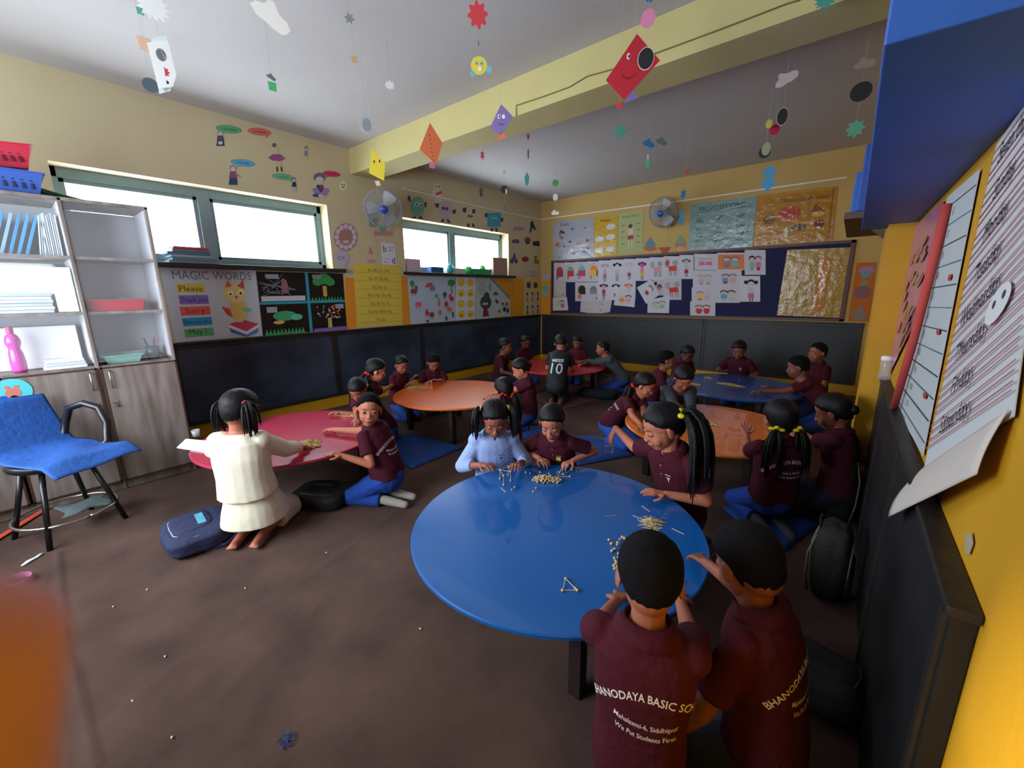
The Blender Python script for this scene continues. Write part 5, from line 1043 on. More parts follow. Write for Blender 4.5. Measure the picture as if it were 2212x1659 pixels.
poster('figure_cutout', 'seated figure cutout with grey hair and purple clothes', 'cutout', 'L', (674, 373, 712, 426), None, [E(.42, .20, .34, .20, '6a6478'), E(.42, .30, .24, .14, 'c8bcc0'), P([(.25, .50), (.62, .50), (.66, .80), (.22, .80)], '3c3c54'), P([(.40, .55), (.58, .55), (.50, .75)], 'a04468'), P([(0, .66), (.3, .60), (.5, .86), (.2, .96)], '9a7cac'), P([(1.0, .68), (.66, .60), (.5, .86), (.8, .96)], '9a7cac'), P([(0, .9), (.3, .84), (.4, 1), (.1, .98)], '4a4a74'), E(.5, .95, .15, .06, 'cfc4c8')])
for l, b, s_ in (('green egg-shaped monster cutout above the second window', (880, 422, 922, 472), [P([(.0, .05), (.12, .0), (.18, .28), (.05, .22)], '3a4458'), P([(.86, .3), (.98, .28), (1, .5), (.85, .5)], '4a5048'), E(.52, .48, .36, .43, '72b49c', 30), E(.45, .36, .10, .09, 'dce8e4'), E(.68, .40, .10, .09, 'dce8e4'), E(.46, .38, .05, .05, '2f3a3a'), E(.69, .42, .05, .05, '2f3a3a'), P([(.30, .92), (.42, .90), (.42, 1), (.22, 1)], '3a4438'), P([(.58, .92), (.68, .90), (.82, 1), (.60, 1)], '3a4438')]),
                 ('pale pink square monster cutout above the second window', (939, 436, 986, 482), [P([(0, .1), (.18, .05), (.18, .28), (.05, .25)], '4a4a6a'), Q(.18, .02, .76, .72, 'c4a8bc'), E(.38, .30, .08, .08, '5a5064'), E(.54, .32, .08, .08, '5a5064'), P([(.8, .38), (.98, .34), (.95, .56), (.82, .54)], '4a4a58'), P([(.28, .86), (.4, .76), (.42, .94), (.28, .94)], '5a5060'), P([(.54, .8), (.62, .8), (.75, 1), (.56, .98)], '5a5060')]),
                 ('monster outline with only hands, eyes and feet visible', (999, 448, 1034, 490), [P([(.1, .1), (.8, .12), (.76, .92), (.3, .92)], 'cbbf9c'), P([(0, .05), (.25, 0), (.2, .28), (.05, .25)], '3f4350'), P([(.6, .1), (.8, .1), (.75, .32), (.58, .3)], '3f4350'), E(.38, .44, .07, .07, '4a4a4c'), E(.55, .46, .07, .07, '4a4a4c'), P([(.3, .84), (.42, .8), (.42, 1), (.26, 1)], '4a4440'), P([(.56, .82), (.66, .82), (.78, 1), (.6, 1)], '4a4440')]),
                 ('turquoise square monster cutout at the right above the second window', (1047, 458, 1087, 501), [P([(0, .08), (.16, .04), (.16, .28), (.02, .26)], '3a4a54'), Q(.14, .04, .86, .74, '46a0c0'), E(.42, .34, .09, .07, 'c8e0e8'), E(.58, .36, .09, .07, 'c8e0e8'), E(.42, .36, .05, .05, '2a3a44'), E(.58, .38, .05, .05, '2a3a44'), P([(.86, .28), (1, .3), (.98, .5), (.86, .46)], '3a3a44'), P([(.32, .82), (.42, .8), (.42, .98), (.3, .98)], '4a4440'), P([(.56, .8), (.64, .8), (.72, 1), (.58, 1)], '4a4440')]),
                 ('white snowman cutout with a red stripe above the second window', (934, 397, 956, 438), [E(.5, .16, .36, .18, 'dcd4c0'), E(.45, .48, .5, .26, 'd8d0c4'), P([(.3, .5), (.9, .36), (.95, .5), (.35, .62)], 'c8504c'), E(.55, .86, .42, .16, 'd0c8bc'), E(.4, .14, .07, .05, '4a4440'), E(.65, .15, .07, .05, '4a4440')])):
    poster('monster_cutout', l, 'cutout', 'L', b, None, s_)
for l, b, s_ in (('dark running-figure cutout in the corner right of the second window', (1142, 477, 1158, 503), [P([(.2, .1), (.55, 0), (.7, .3), (1, .7), (.8, .8), (.5, .55), (.3, 1), (.1, 1), (.25, .5)], '2f3640')]),
                 ('small lilac word strip right of the second window', (1108, 488, 1131, 500), [Q(0, .1, 1, .9, 'b8a0b4'), T('TRANSPORT', .5, .7, .5, '7a6a80', .85)]), ('small purple vehicle cutout beneath the lilac word strip', (1105, 515, 1122, 527), [P([(0, .3), (.7, .1), (1, .4), (.95, .9), (.1, .8)], '6a5878')]),
                 ('red car cutout on the right of the second window', (1133, 510, 1146, 528), [E(.5, .5, .5, .4, '9a3c4c'), Q(.2, .75, .8, .95, '3a3034')]), ('dark train cutout on the far left of the corner', (1150, 520, 1166, 532), [P([(0, .2), (.9, 0), (1, 1), (.1, .9)], '3a3238')]),
                 ('purple scooter cutout above the ledge end', (1102, 545, 1118, 570), [E(.25, .75, .22, .22, '4a4468'), E(.8, .75, .2, .22, '4a4468'), P([(.2, .6), (.5, .1), (.7, .1), (.8, .7), (.4, .8)], '6a5a80')]), ('dark red round car cutout at the middle right', (1127, 553, 1142, 567), [E(.5, .5, .5, .42, '9a2c44')]), ('mustard scooter cutout nearest the room corner', (1153, 552, 1165, 570), [P([(.1, .1), (.5, .0), (.6, .5), (1, .7), (.9, 1), (.1, .95)], '8a7428')])):
    poster('vehicle_cutout', l, 'cutout', 'L', b, None, s_)
# back wall, upper row
fr = [E(R2.uniform(.08, .92), R2.uniform(.2, .92), .035, .03, R2.choice(['b84030', '7a4aa0', 'c88030', '4a4040', '8a3048', '507048', '303040'])) for _ in range(26)]
poster('poster', 'grey fruit chart at the left end of the row above the pinboard', 'poster', 'B', [(1195, 480), (1283, 469), (1283, 556), (1196, 566)], 'a4a4b2', [T('Fruits', .3, .13, .12, '5a5a60', .4)]+fr, foil=True)
poster('poster', 'yellow weather chart with white clouds above the pinboard', 'poster', 'B', [(1284, 469), (1335, 464), (1333, 549), (1283, 556)], 'c8a030', [T('Seasons', .5, .14, .10, '6a5010', .8)]+[E(x, y, .20, .075, 'ccc8c4') for x, y in ((.72, .28), (.25, .56), (.72, .54), (.72, .84), (.25, .84))], foil=True)
poster('poster', 'pale green My Body chart with a figure in red shorts', 'poster', 'B', [(1336, 462), (1390, 453), (1389, 544), (1334, 551)], 'a6ac78', [T('Body Parts', .5, .13, .10, '5a6038', .8), E(.5, .34, .08, .05, '5a4038'), P([(.40, .40), (.62, .40), (.60, .56), (.42, .56)], 'c8b8a0'), P([(.40, .56), (.62, .56), (.62, .66), (.40, .66)], 'a04438'), Q(.42, .66, .48, .84, 'c8b8a0'), Q(.54, .66, .60, .84, 'c8b8a0'), [Ln([(.15, y), (.28, y)], .015, '5a6038') for y in (.3, .45, .6, .75)], [Ln([(.74, y), (.88, y)], .015, '5a6038') for y in (.3, .45, .6, .75)]])
for l, b, s_ in (('pink and blue cupcake cutout left of the oil lamp', (1391, 512, 1418, 543), [E(.5, .78, .5, .2, 'b06a5c'), P([(.1, .5), (.5, 0), (.95, .5), (.8, .66), (.2, .66)], '5a86a0')]), ('orange oil-lamp cutout hanging below the back wall fan', (1422, 530, 1449, 548), [P([(0, .25), (1, .2), (.75, .8), (.5, 1), (.25, .8)], 'a85438')]), ('teal and pink cupcake cutout right of the oil lamp', (1457, 507, 1483, 543), [E(.5, .6, .48, .3, 'b8786a'), E(.5, .85, .34, .15, 'c8a080'), P([(.1, .4), (.5, 0), (.95, .38), (.8, .5), (.2, .5)], '7a9c80')])):
    poster('paper_cutout', l, 'cutout', 'B', b, None, s_)
crk = [Ln([(R2.uniform(.45, 1), R2.uniform(.1, 1)) for _ in range(3)], .006, 'd0dcdc') for _ in range(9)]
poster('poster', 'glossy grey-green PREPOSITIONS chart on the back wall', 'poster', 'B', [(1492, 442), (1635, 422), (1625, 535), (1487, 541)], '7f9a98', [T('PREPOSITIONS', .5, .18, .14, '3a4a4a', .84), Ln([(.06, .2), (.94, .2)], .006, '3a4a4a'), [T(w_, x, y, .07, '32403f', .16) for w_, x, y in (('on', .14, .56), ('in', .46, .56), ('under', .80, .56), ('by', .14, .82), ('behind', .46, .84), ('near', .8, .84))], [Q(x-.05, y-.06, x+.05, y+.03, '5c7676') for x, y in ((.16, .38), (.48, .36), (.80, .38), (.16, .7), (.48, .7), (.8, .7))], crk], foil=True)
poster('poster', 'glossy golden chart of animals at the right end of the back wall row', 'poster', 'B', [(1637, 422), (1810, 402), (1798, 520), (1629, 530)], 'b07a1c', [T('Domestic Animals', .62, .2, .11, '6a4410', .6), E(.44, .42, .14, .14, 'b0483a'), E(.34, .40, .04, .06, 'b0483a'), E(.54, .40, .04, .06, 'b0483a'), P([(.70, .48), (.76, .28), (.84, .40), (.88, .48)], '8a3a28'), E(.18, .5, .08, .10, '7a5218'), E(.58, .70, .10, .06, '5a3820'), E(.82, .66, .06, .09, '7a3c1c'), E(.42, .78, .03, .10, 'c8c0a0'), E(.80, .48, .08, .05, 'c8a04c'), [Ln([(.02, .03), (.98, .03)], .012, 'c8a048')], [Ln([(.95, .03), (.95, .97)], .012, '8a5a14')]], foil=True)
# pinboard
t = thing('pinboard', 'long navy felt pinboard in a brown wooden frame on the back wall', 'pinboard', (-2.45, YB-.02, 1.02))
BX0, BX1, BZ0, BZ1 = -4.88, -.06, 1.02, 2.09; fm = mat('5c3028', .5, var=.15, vs=6)
g = G(); g.box(BX0, BX1, YB-.016, YB, BZ0, BZ1, mat('1d2148', .95, bump=.2, bs=200)); obj('felt_panel', g, t)
g = G()
for q in ((BX0, BX1, BZ0, BZ0+.035), (BX0, BX1, BZ1-.04, BZ1), (BX0, BX0+.035, BZ0, BZ1), (BX1-.05, BX1, BZ0, BZ1)): g.box(q[0], q[1], YB-.030, YB, q[2], q[3], fm)
obj('board_frame', g, t, bevel=.003)
def girl(cx, cy, k, hair, sk_, top, low, w_=1.):
    return [E(cx-.24*k*w_, cy-.08*k, .10*k*w_, .07*k, hair), E(cx+.24*k*w_, cy-.08*k, .10*k*w_, .07*k, hair), E(cx, cy-.06*k, .19*k*w_, .13*k, hair), E(cx, cy, .16*k*w_, .11*k, sk_), E(cx-.06*k*w_, cy, .02*k, .015*k, '303030'), E(cx+.06*k*w_, cy, .02*k, .015*k, '303030'), P([(cx-.12*k*w_, cy+.12*k), (cx+.12*k*w_, cy+.12*k), (cx+.14*k*w_, cy+.32*k), (cx-.14*k*w_, cy+.32*k)], top), P([(cx-.13*k*w_, cy+.32*k), (cx+.13*k*w_, cy+.32*k), (cx+.16*k*w_, cy+.48*k), (cx-.16*k*w_, cy+.48*k)], low), Q(cx-.09*k*w_, cy+.48*k, cx-.03*k*w_, cy+.66*k, '6a6468'), Q(cx+.03*k*w_, cy+.48*k, cx+.09*k*w_, cy+.66*k, '6a6468')]
def bag(c1, c2, c3): return [E(.55, .42, .30, .22, c1), P([(.25, .42), (.85, .42), (.86, .72), (.24, .72)], c2), P([(.25, .72), (.45, .72), (.4, .88), (.2, .84)], c3), Ln([(.2, .18), (.4, .12), (.7, .12)], .02, '8a8488')]
def duo(h1, h2, t1, t2, l1, l2): return [(k, [(.5+(x-.5)*.72, .52+(y-.5)*.80) for x, y in p], c) for k, p, c in [E(.30, .28, .22, .15, h1), E(.30, .33, .17, .11, 'c8b0ac'), P([(.14, .45), (.46, .45), (.50, .72), (.12, .72)], t1), Q(.18, .72, .42, .88, l1), E(.72, .28, .22, .15, h2), E(.72, .33, .17, .11, 'd0b4b0'), P([(.56, .45), (.88, .45), (.90, .72), (.54, .72)], t2), Q(.60, .72, .84, .88, l2)]]
def horse(c1, c2): return [E(.22, .35, .16, .16, 'a4a0a4'), E(.74, .30, .17, .12, c2), P([(.30, .45), (.82, .42), (.84, .65), (.34, .68)], c1), [Q(x, .65, x+.06, .88, '8a8488') for x in (.34, .46, .66, .78)]]
def pinned(l, x0, y0, x1, y1, S, cs=None, base='c6c2cc', off=.017):
    sc = 1
    if cs is None: cs = [(x0, y0), (x1, y0), (x1, y1), (x0, y1)]
    poster('drawing_sheet', l+(', pinned up' if len(l.split()) < 15 else ''), 'drawing', 'B', cs, base, S, 'pinned drawings', off=off)
Z1 = lambda x: 1185+x/7.02
Z2 = lambda y: 530+y/7.02
def pin7(l, x0, y0, x1, y1, S, base='c6c2cc', off=.017, cs=None): pinned(l, Z1(x0), Z2(y0), Z1(x1), Z2(y1), S, [(Z1(a), Z2(b)) for a, b in cs] if cs else None, base, off)
def pin6(l, x0, y0, x1, y1, S, base='c4c0cc', off=.017): f = lambda x: 1490+x/5.98; h = lambda y: 530+y/5.98; pinned(l, f(x0), h(y0), f(x1), h(y1), S, None, base, off)
GR, BK, PK = '9c989e', '26222a', 'd08a9c'
pin7('drawing of a dull red school bag, first in the top row', 80, 265, 248, 560, bag('a8484c', '984048', '8a7478'), 'bcb4bc')
pin7('drawing of a green-topped red bag with pink ribbon, second in the top row', 248, 258, 408, 556, bag('5aa890', 'b03c44', 'c86a80'), 'bcb4bc', .018)
pin7('drawing of a mint and pink bag with a green ball, third in the top row', 408, 250, 585, 552, bag('60b098', 'b8485c', 'c87890')+[E(.15, .62, .11, .07, '3f9a88')], 'bcb4bc')
pin7('drawing of an orange and yellow bag with dark sides', 585, 242, 765, 550, bag('e0803c', 'd8b048', 'b08078')+[Q(.80, .42, .9, .72, '3a2a2c')], 'beb8c0', .018)
pin7('faint grey drawing of a pigtailed girl in grey', 765, 228, 945, 552, girl(.5, .33, 1, GR, 'c8b4b8', 'a8aab0', '98707c'), off=.017)
pin7('drawing of a black-haired pigtailed girl with a blue skirt, top row', 945, 215, 1140, 545, girl(.5, .33, 1, BK, 'd0c8cc', 'c8b0bc', '8ab0c0'), off=.018)
pin7('very pale drawing of a girl holding a small red toy', 1140, 205, 1330, 545, girl(.45, .33, .9, 'b4b0b6', 'ccc8cc', 'c0bcc2', '9a3c50'))
pin7('drawing of a girl with purple hair, pink dress and yellow skirt', 1330, 195, 1530, 538, girl(.45, .33, .95, '4a2c80', 'd05a90', 'd08090', 'd0b050'), off=.018)
pin7('drawing of two grey animals facing each other with a pink patch', 1530, 180, 1745, 520, horse('d090a4', GR))
pin7('drawing of a red cart animal with a grey-haired child', 1745, 165, 1985, 500, horse('d04840', GR)+[E(.25, .30, .12, .14, 'c04a58')], off=.018)
pin7('drawing of a grey pigtailed girl in a red skirt, right end of top row', 1985, 145, 2210, 510, girl(.47, .32, .9, '6a666c', 'bcb8be', 'b4b0b6', '9a3040'))
pin7('drawing of a pale yellow figure, left end of the second row', 78, 562, 262, 785, [E(.5, .35, .25, .2, 'c0b898'), P([(.28, .35), (.75, .35), (.75, .75), (.3, .75)], 'c4bc94'), Q(.7, .75, .85, .9, '8a7c80')], 'b8b2b4', .019)
pin7('drawing of a black bag above a yellow and pink child', 405, 560, 575, 845, [E(.6, .36, .32, .20, BK), Q(.28, .36, .92, .64, BK), E(.25, .62, .15, .08, 'c8b84c'), E(.4, .76, .2, .12, 'c06a8a')], 'bcb6bc', .019)
pin7('grey scribbled bag drawing in the second row', 575, 558, 752, 840, [E(.6, .42, .3, .22, '77747a'), Q(.3, .42, .9, .64, '858288'), P([(.8, .75), (.95, .9), (.85, .95)], '3a383e')], 'bcb6bc', .018)
pin7('drawing of a black pigtailed girl with an orange skirt, second row', 752, 550, 945, 835, girl(.45, .30, 1, BK, 'd0a0a4', '7a4a5a', 'd06a44'), off=.019)
pin7('drawing of a black pigtailed girl in white holding a dark red toy', 945, 545, 1130, 830, girl(.42, .32, 1, BK, 'd4d0d6', 'ccc8ce', '7a3a4a'), off=.020)
pin7('drawing of a red-haired pigtailed child, partly covered', 1130, 540, 1320, 820, girl(.45, .32, 1, 'c8685a', 'd8a498', 'b8b4ba', 'b8b4ba'), off=.019)
pin7('drawing of a yellow-haired child and a winged child in orange', 65, 785, 305, 990, duo('c8c05c', BK, 'c8c07c', '8a6aa0', 'd8d0a0', 'c86a44'), off=.022, cs=[(65, 792), (278, 785), (300, 985), (65, 990)])
pin7('very faint pencil drawing of two children', 490, 838, 720, 1040, duo('a8a4a8', 'a8a4a8', 'b4b0b4', 'b4b0b4', 'aaa6aa', 'aaa6aa'), 'b8b2b8', .021, [(492, 838), (720, 840), (715, 1045), (480, 1005)])
pin7('faint drawing of two children, one with orange shorts', 718, 838, 960, 1040, duo('8a868c', 'b4b0b4', 'b4b0b4', 'b8b4b8', 'd09060', 'b8b4b8'), 'b8b2b8', .022, [(718, 838), (962, 835), (930, 1010), (716, 1045)])
pin7('drawing of a blond child in orange beside a black-haired child in pink', 995, 700, 1315, 935, duo('d8d070', '4a3038', 'd8834c', 'd890ac', 'd8b860', 'd8c080'), off=.026, cs=[(1020, 705), (1320, 700), (1305, 938), (990, 905)])
pin7('tilted drawing of a grey girl holding a red balloon', 1340, 540, 1690, 890, [E(.42, .26, .22, .12, '8a868c'), E(.45, .36, .13, .09, 'd0ccd0'), E(.52, .62, .13, .11, 'b83044'), Ln([(.5, .72), (.5, .84)], .02, '5a565c')], off=.030, cs=[(1560, 515), (1690, 745), (1482, 890), (1338, 640)])
pin7('drawing of black-haired figures, half hidden behind the tilted sheet', 1580, 520, 1755, 760, [E(.25, .25, .14, .12, BK), E(.6, .45, .2, .16, '4a3a44'), E(.6, .55, .12, .12, 'c06a7c')], 'b8b2b8', .020)
pin7('drawing of two small children in green and yellow low on the board', 1500, 700, 1840, 1028, duo('8a868c', '8a868c', 'b8bc84', '7ab4a0', 'c8c4c8', 'c8c4c8'), off=.024, cs=[(1505, 830), (1840, 760), (1825, 1028), (1500, 1022)])
pin7('drawing of a red horse-like animal with a grey head, second row', 1745, 490, 2015, 825, horse('cc3838', 'a09ca0'), 'beb8c2', .021)
pin6('faint drawing of two pink-dressed children, right cluster top left', 50, 110, 355, 320, duo('b0acb0', 'b0acb0', 'd0688a', 'd0688a', 'c4c0cc', 'c4c0cc'))
pin6('drawing on bright orange ground of a grey and a blue child', 355, 95, 710, 320, [Q(.03, .1, .98, .95, 'd87c48')]+duo('6a6468', '6a6468', '8a8488', '6ab0b8', '7a7478', '6ab0b8'), off=.019)
pin6('drawing of a black-haired and a grey-haired child holding hands', 710, 60, 980, 380, duo(BK, '6a666c', '8ab09a', 'c07a9c', '6ab0b0', 'b03a5c'))
pin6('faint drawing of two children, one with green shirt', 40, 325, 345, 545, duo('a8a4a8', 'a8a4a8', 'b4b0b4', 'a0c8ac', 'a09ca0', 'a09ca0'), off=.018)
pin6('drawing of a child in blue and red beside a big pink child', 345, 320, 670, 530, duo('6a5a60', '7a7078', '5a9cc0', 'd8a0ac', '9a3438', 'd8a0ac'), off=.020)
pin6('drawing of a child in yellow and orange beside a faint pink one', 25, 545, 330, 745, duo('8a8488', 'c8b8c0', 'e0c040', 'c8b0b8', 'd07040', 'c8b0b8'), off=.019)
pin6('drawing of two children with a long black curl and a blue shirt', 330, 530, 650, 742, duo('2c2a30', '2c2a30', '48a4cc', 'c8c4b0', 'a8a4a8', 'b8b4b0'), off=.018)
pin6('large drawing of a black pigtailed girl in a pink skirt, right cluster', 650, 395, 910, 728, girl(.55, .33, 1.05, BK, 'cac6ce', 'c0bcc8', 'c86a8c'), 'ccc8d2', .024)
pin6('drawing of two children in bright red coats, bottom of the right cluster', 5, 725, 330, 915, duo('6a5a60', '6a5a60', 'c83440', 'c83440', 'b82c38', 'b82c38'), off=.022)
gl = [Ln([(.0, v/12), (1, v/12)], .004, '7a5a1c') for v in range(1, 12)]+[Ln([(u/7, 0), (u/7, 1)], .004, '7a5a1c') for u in range(1, 7)]+[Q(.55, .1, .72, .95, 'b87824')]
poster('poster', 'glossy golden times-table grid sheet on the right of the pinboard', 'poster', 'B', [(1701, 540), (1842, 534), (1815, 687), (1678, 681)], 'b08a34', gl, off=.018, foil=True)
poster('poster', 'orange paper strip with pot and lamp pictures right of the pinboard', 'poster', 'B', [(1851, 568), (1893, 566), (1878, 696), (1832, 694)], 'b8641c', [E(.55, .12, .42, .06, 'a07a9c'), E(.55, .20, .28, .05, '6a90a0'), P([(.25, .38), (.5, .26), (.8, .38)], '7a8a7c'), E(.5, .50, .42, .11, '8a5a60'), P([(.2, .9), (.5, .68), (.8, .9)], '8a7a74'), E(.5, .90, .38, .08, '8a7468')], off=.004)
# right wall posters
def rules(v0, dv, n, cols, tilt=0): return [Ln([(0, v0+dv*k), (1, v0+dv*k+tilt)], .004, cols[k % len(cols)]) for k in range(n)]
wk = []
for k, d_ in enumerate(('Seven days', 'Sunday', 'Monday', 'Tuesday', 'Wednesday', 'Thursday', 'Friday', 'Saturday')):
    v = .07+.118*k; wk += [Ln([(.0, v-.045), (1, v-.045)], .004, 'b05a50'), Ln([(0, v-.018), (1, v-.018)], .004, 'a83040'), Ln([(0, v+.012), (1, v+.012)], .004, 'a83040'), Ln([(0, v+.036), (1, v+.036)], .004, 'b05a50'), T(d_, .42, v+.014, .085, '2a2630', .80)]
# the weekday chart curls away from the wall at its lower edge
poster('poster', 'large white days-of-the-week chart on the near right wall, curling at the bottom', 'poster', 'R', [(2155, 312), (2300, 110), (2192, 900), (1998, 1010)], 'c4c8cc', wk+[E(.74, .62, .13, .05, 'd4d6d8'), E(.70, .61, .02, .012, '3a3840'), E(.80, .61, .02, .012, '3a3840')], off=.006)
g = G(); a, b = wp('R', 1998, 1012, .008), wp('R', 2188, 885, .008); mid = wp('R', 2028, 1090, .008)
def fn(u, v):
    p = a.lerp(b, u); k = v*1.0; L = .16*(1-.25*u); q = p+V((-.004-.055*math.sin(k*1.6)*(1-u*.7), -.04*v*(1-u), -L*v)); return q, V((-1, 0, 0))
g.sheet(fn, 14, 12, .0012, paper('c8beb8')); obj('chart_curl', g, label='loose lower corner of the weekday chart bent out over the dado ledge', cat='paper', smooth=True)
nn = []
for k in range(12): v = .05+.082*k; nn += [Ln([(0, v), (1, v)], .004, '507a80' if k % 2 else '3a3a40'), T(str(10+10*k), .45, v+.05, .045, '5a5a60', .3)]
poster('poster', 'white ruled number chart between the weekday chart and the pink sheet', 'poster', 'R', [(2048, 426), (2118, 365), (1995, 985), (1932, 872)], 'b8bec2', nn+[[E(.12, v, .035, .010, 'b03040') for v in (.30, .52, .66, .78, .90)], [E(.85, v, .04, .012, 'b84040') for v in (.35, .55, .8)]], off=.005)
poster('poster', 'glossy pink picture sheet at the far end of the right wall', 'poster', 'R', [(1968, 500), (2040, 432), (1975, 700), (1921, 812)], 'c07a92', [E(R2.uniform(.2, .9), R2.uniform(.1, .95), .10, .035, R2.choice(['9a5f70', 'b0707f', 'a06a7c', 'a8806c'])) for _ in range(26)], foil=True, off=.006)
g = G(); g.tube([wp('R', 2046, 440, .02), wp('R', 2010, 590, .025), wp('R', 1972, 740, .03), wp('R', 1930, 884, .03)], .014, paper('c04a44'), 12); obj('rolled_edge', g, label='red rolled paper edge hanging beside the pink picture sheet', cat='paper roll', smooth=True)
poster('paper_patch', 'torn white paper patch on the yellow right wall near the ledge end', 'paper', 'R', [(2085, 1152), (2102, 1150), (2104, 1190), (2086, 1205)], None, [P([(.1, .1), (.9, 0), (1, .6), (.5, 1), (0, .8)], 'a89c80')])
# ------------------------------------------------------------------ hanging paper decorations
def outline(kind):
    if kind == 'disc': return [(math.cos(a*PI/14), math.sin(a*PI/14)) for a in range(28)]
    if kind == 'oval': return [(.8*math.cos(a*PI/14), math.sin(a*PI/14)) for a in range(28)]
    if kind == 'burst': return [((1 if k % 2 else .68)*math.cos(k*PI/14), (1 if k % 2 else .68)*math.sin(k*PI/14)) for k in range(28)]
    if kind == 'star': return [((1 if k % 2 == 0 else .5)*math.sin(k*PI/6), (1 if k % 2 == 0 else .5)*math.cos(k*PI/6)) for k in range(12)]
    if kind == 'flower': return [((.85+.16*math.cos(8*a*PI/32))*math.cos(a*PI/32), (.85+.16*math.cos(8*a*PI/32))*math.sin(a*PI/32)) for a in range(64)]
    if kind == 'cloud': return [(-1, .35), (-.75, .6), (-.35, .62), (-.1, .95), (.15, .85), (.4, .35), (.8, .1), (1, -.25), (.85, -.5), (.6, -.62), (.1, -.45), (-.3, -.2), (-.7, -.05)]
    if kind == 'square': return [(-.8, .9), (.8, .8), (.75, -.9), (-.7, -.8)]
    if kind == 'kite': return [(0, 1), (.62, .22), (-.02, -1), (-.62, .12)]
    if kind == 'drop': return [(0, 1), (.32, .3), (.25, -.6), (0, -1), (-.25, -.5), (-.3, .3)]
    if kind == 'card': return [(-.05, .88), (.32, 1), (.42, -.3), (.22, -.8), (-.3, -1), (-.42, .7)]
    if kind == 'doll': return [(0, 1), (.2, .8), (.5, .55), (.5, .25), (.15, .1), (.55, -.2), (.5, -.6), (.15, -.75), (.1, -1), (-.15, -1), (-.2, -.7), (-.55, -.55), (-.55, -.15), (-.2, .1), (-.5, .3), (-.45, .6), (-.15, .8)]
def zat(P0, y):
    lo, hi = 0.5, 3.3
    for _ in range(40):
        m = (lo+hi)/2; q = V((P0.x, P0.y, m-EYE)); py = 829.5-FPX*q.dot(CU)/q.dot(CF)
        if py > y: lo = m
        else: hi = m
    return (lo+hi)/2
def cutout(g, c, kind, r, col, asp=1., rot=0, yaw=0, th=.0015, lift=0):
    n = V((-c.x, -c.y, 0)).normalized(); n = Matrix.Rotation(yaw, 3, 'Z') @ n; x = V((0, 0, 1)).cross(n); u = V((0, 0, 1)); cr, sr = math.cos(rot), math.sin(rot)
    pts = []
    for a, b in (outline(kind) if isinstance(kind, str) else kind):
        a *= r*asp; b *= r; a, b = a*cr-b*sr, a*sr+b*cr; pts.append(c+x*a+u*b+n*lift)
    g.prism(pts, n*th, paper(col))
def mobile(label, x, z, items, yaw=0):
    """items: (pixel y, kind, colour, size in px, aspect, rotation, part name[, extras])"""
    P0 = onz(x, items[0][0], z); dist = (P0-V((0, 0, EYE))).dot(CF)
    t = thing('hanging_decoration', label, 'decoration', P0, 'paper decorations hanging from the ceiling')
    zl = zat(P0, items[-1][0]); g = G(); g.tube([(P0.x, P0.y, ZC), (P0.x, P0.y, zl)], .0007, M_THREAD, 5); obj('thread', g, t)
    for it in items:
        y, kind, col, px, asp, rot, nm = it[:7]; c = V((P0.x, P0.y, zat(P0, y))); r = px/FPX*dist
        g = G(); cutout(g, c, kind, r, col, asp, rot, yaw)
        for ex in (it[7] if len(it) > 7 else ()):
            k2, dx, dy, r2, c2, a2 = ex; n = Matrix.Rotation(yaw, 3, 'Z') @ V((-c.x, -c.y, 0)).normalized(); xx = V((0, 0, 1)).cross(n)
            cutout(g, c+xx*dx*r+V((0, 0, dy*r)), k2, r*r2, c2, a2, 0, yaw, .0008, .002)
        obj(nm, g, t)
fc = [('oval', -.15, .25, .13, 'f4f4f4', 1), ('oval', .15, .25, .13, 'f4f4f4', 1), ('oval', -.13, .25, .07, '202020', 1), ('oval', .17, .25, .07, '202020', 1), ([(-.28, 0), (-.14, -.12), (0, -.16), (.14, -.12), (.28, 0), (.14, -.09), (0, -.12), (-.14, -.09)], 0, -.1, 1, '3a2020', 1)]
mobile('white paper burst with a face card on one thread, upper left', 330, 2.85, [(12, 'burst', 'f4f8f8', 30, 1, .1, 'burst_cutout'), (140, 'card', 'dcf0f4', 62, .62, -.06, 'face_card', [('card', 0, .0, .82, 'f4f6f6', 1), ('oval', .0, .30, .20, '2a3038', .9), ('flower', .02, -.22, .16, 'd84050', .9), ('oval', .02, -.55, .06, '303034', 1.5)]), (192, 'cloud', 'e8dcd8', 9, .9, 1.3, 'paper_scrap')])
mobile('dark round disc hanging behind the white face card', 325, 2.72, [(184, 'disc', '505a62', 14, 1, 0, 'disc_cutout')])
mobile('small teal square hanging beside the white burst', 303, 3.0, [(24, 'square', '62aaa0', 8, 1, 0, 'square_cutout')]); mobile('faint orange square hanging left of the face card', 314, 3.1, [(96, 'square', 'd8b49c', 16, 1, 0, 'square_cutout')])
mobile('large white cloud near the top of the photo', 585, 2.9, [(40, 'cloud', 'f6f4ee', 38, 1, -.15, 'cloud_cutout')])
mobile('red flower above a smiling yellow face', 1032, 2.85, [(32, 'flower', 'd84850', 27, .82, .1, 'flower_cutout'), (93, 'drop', '7a7878', 6, 1, 0, 'paper_scrap'), (142, 'disc', 'e8dc50', 18, 1, 0, 'face_disc', [('oval', -.3, .25, .22, '9accd8', 1), ('oval', .3, .25, .22, '9accd8', 1), ('oval', -.3, .22, .1, '303848', 1), ('oval', .3, .22, .1, '303848', 1), ('oval', .1, -.35, .25, 'f4f0ea', 1.4), ('oval', -.85, -.95, .35, '7ac0d8', 1), ('oval', 1.2, -.4, .40, '7ac0d8', 1)])])
mobile('blue drop above a pink oval at the top', 1402, 2.95, [(-2, 'drop', '2a70c0', 10, 2, 1.2, 'drop_cutout'), (40, 'oval', 'e08aac', 18, 1.05, -.2, 'oval_cutout')])
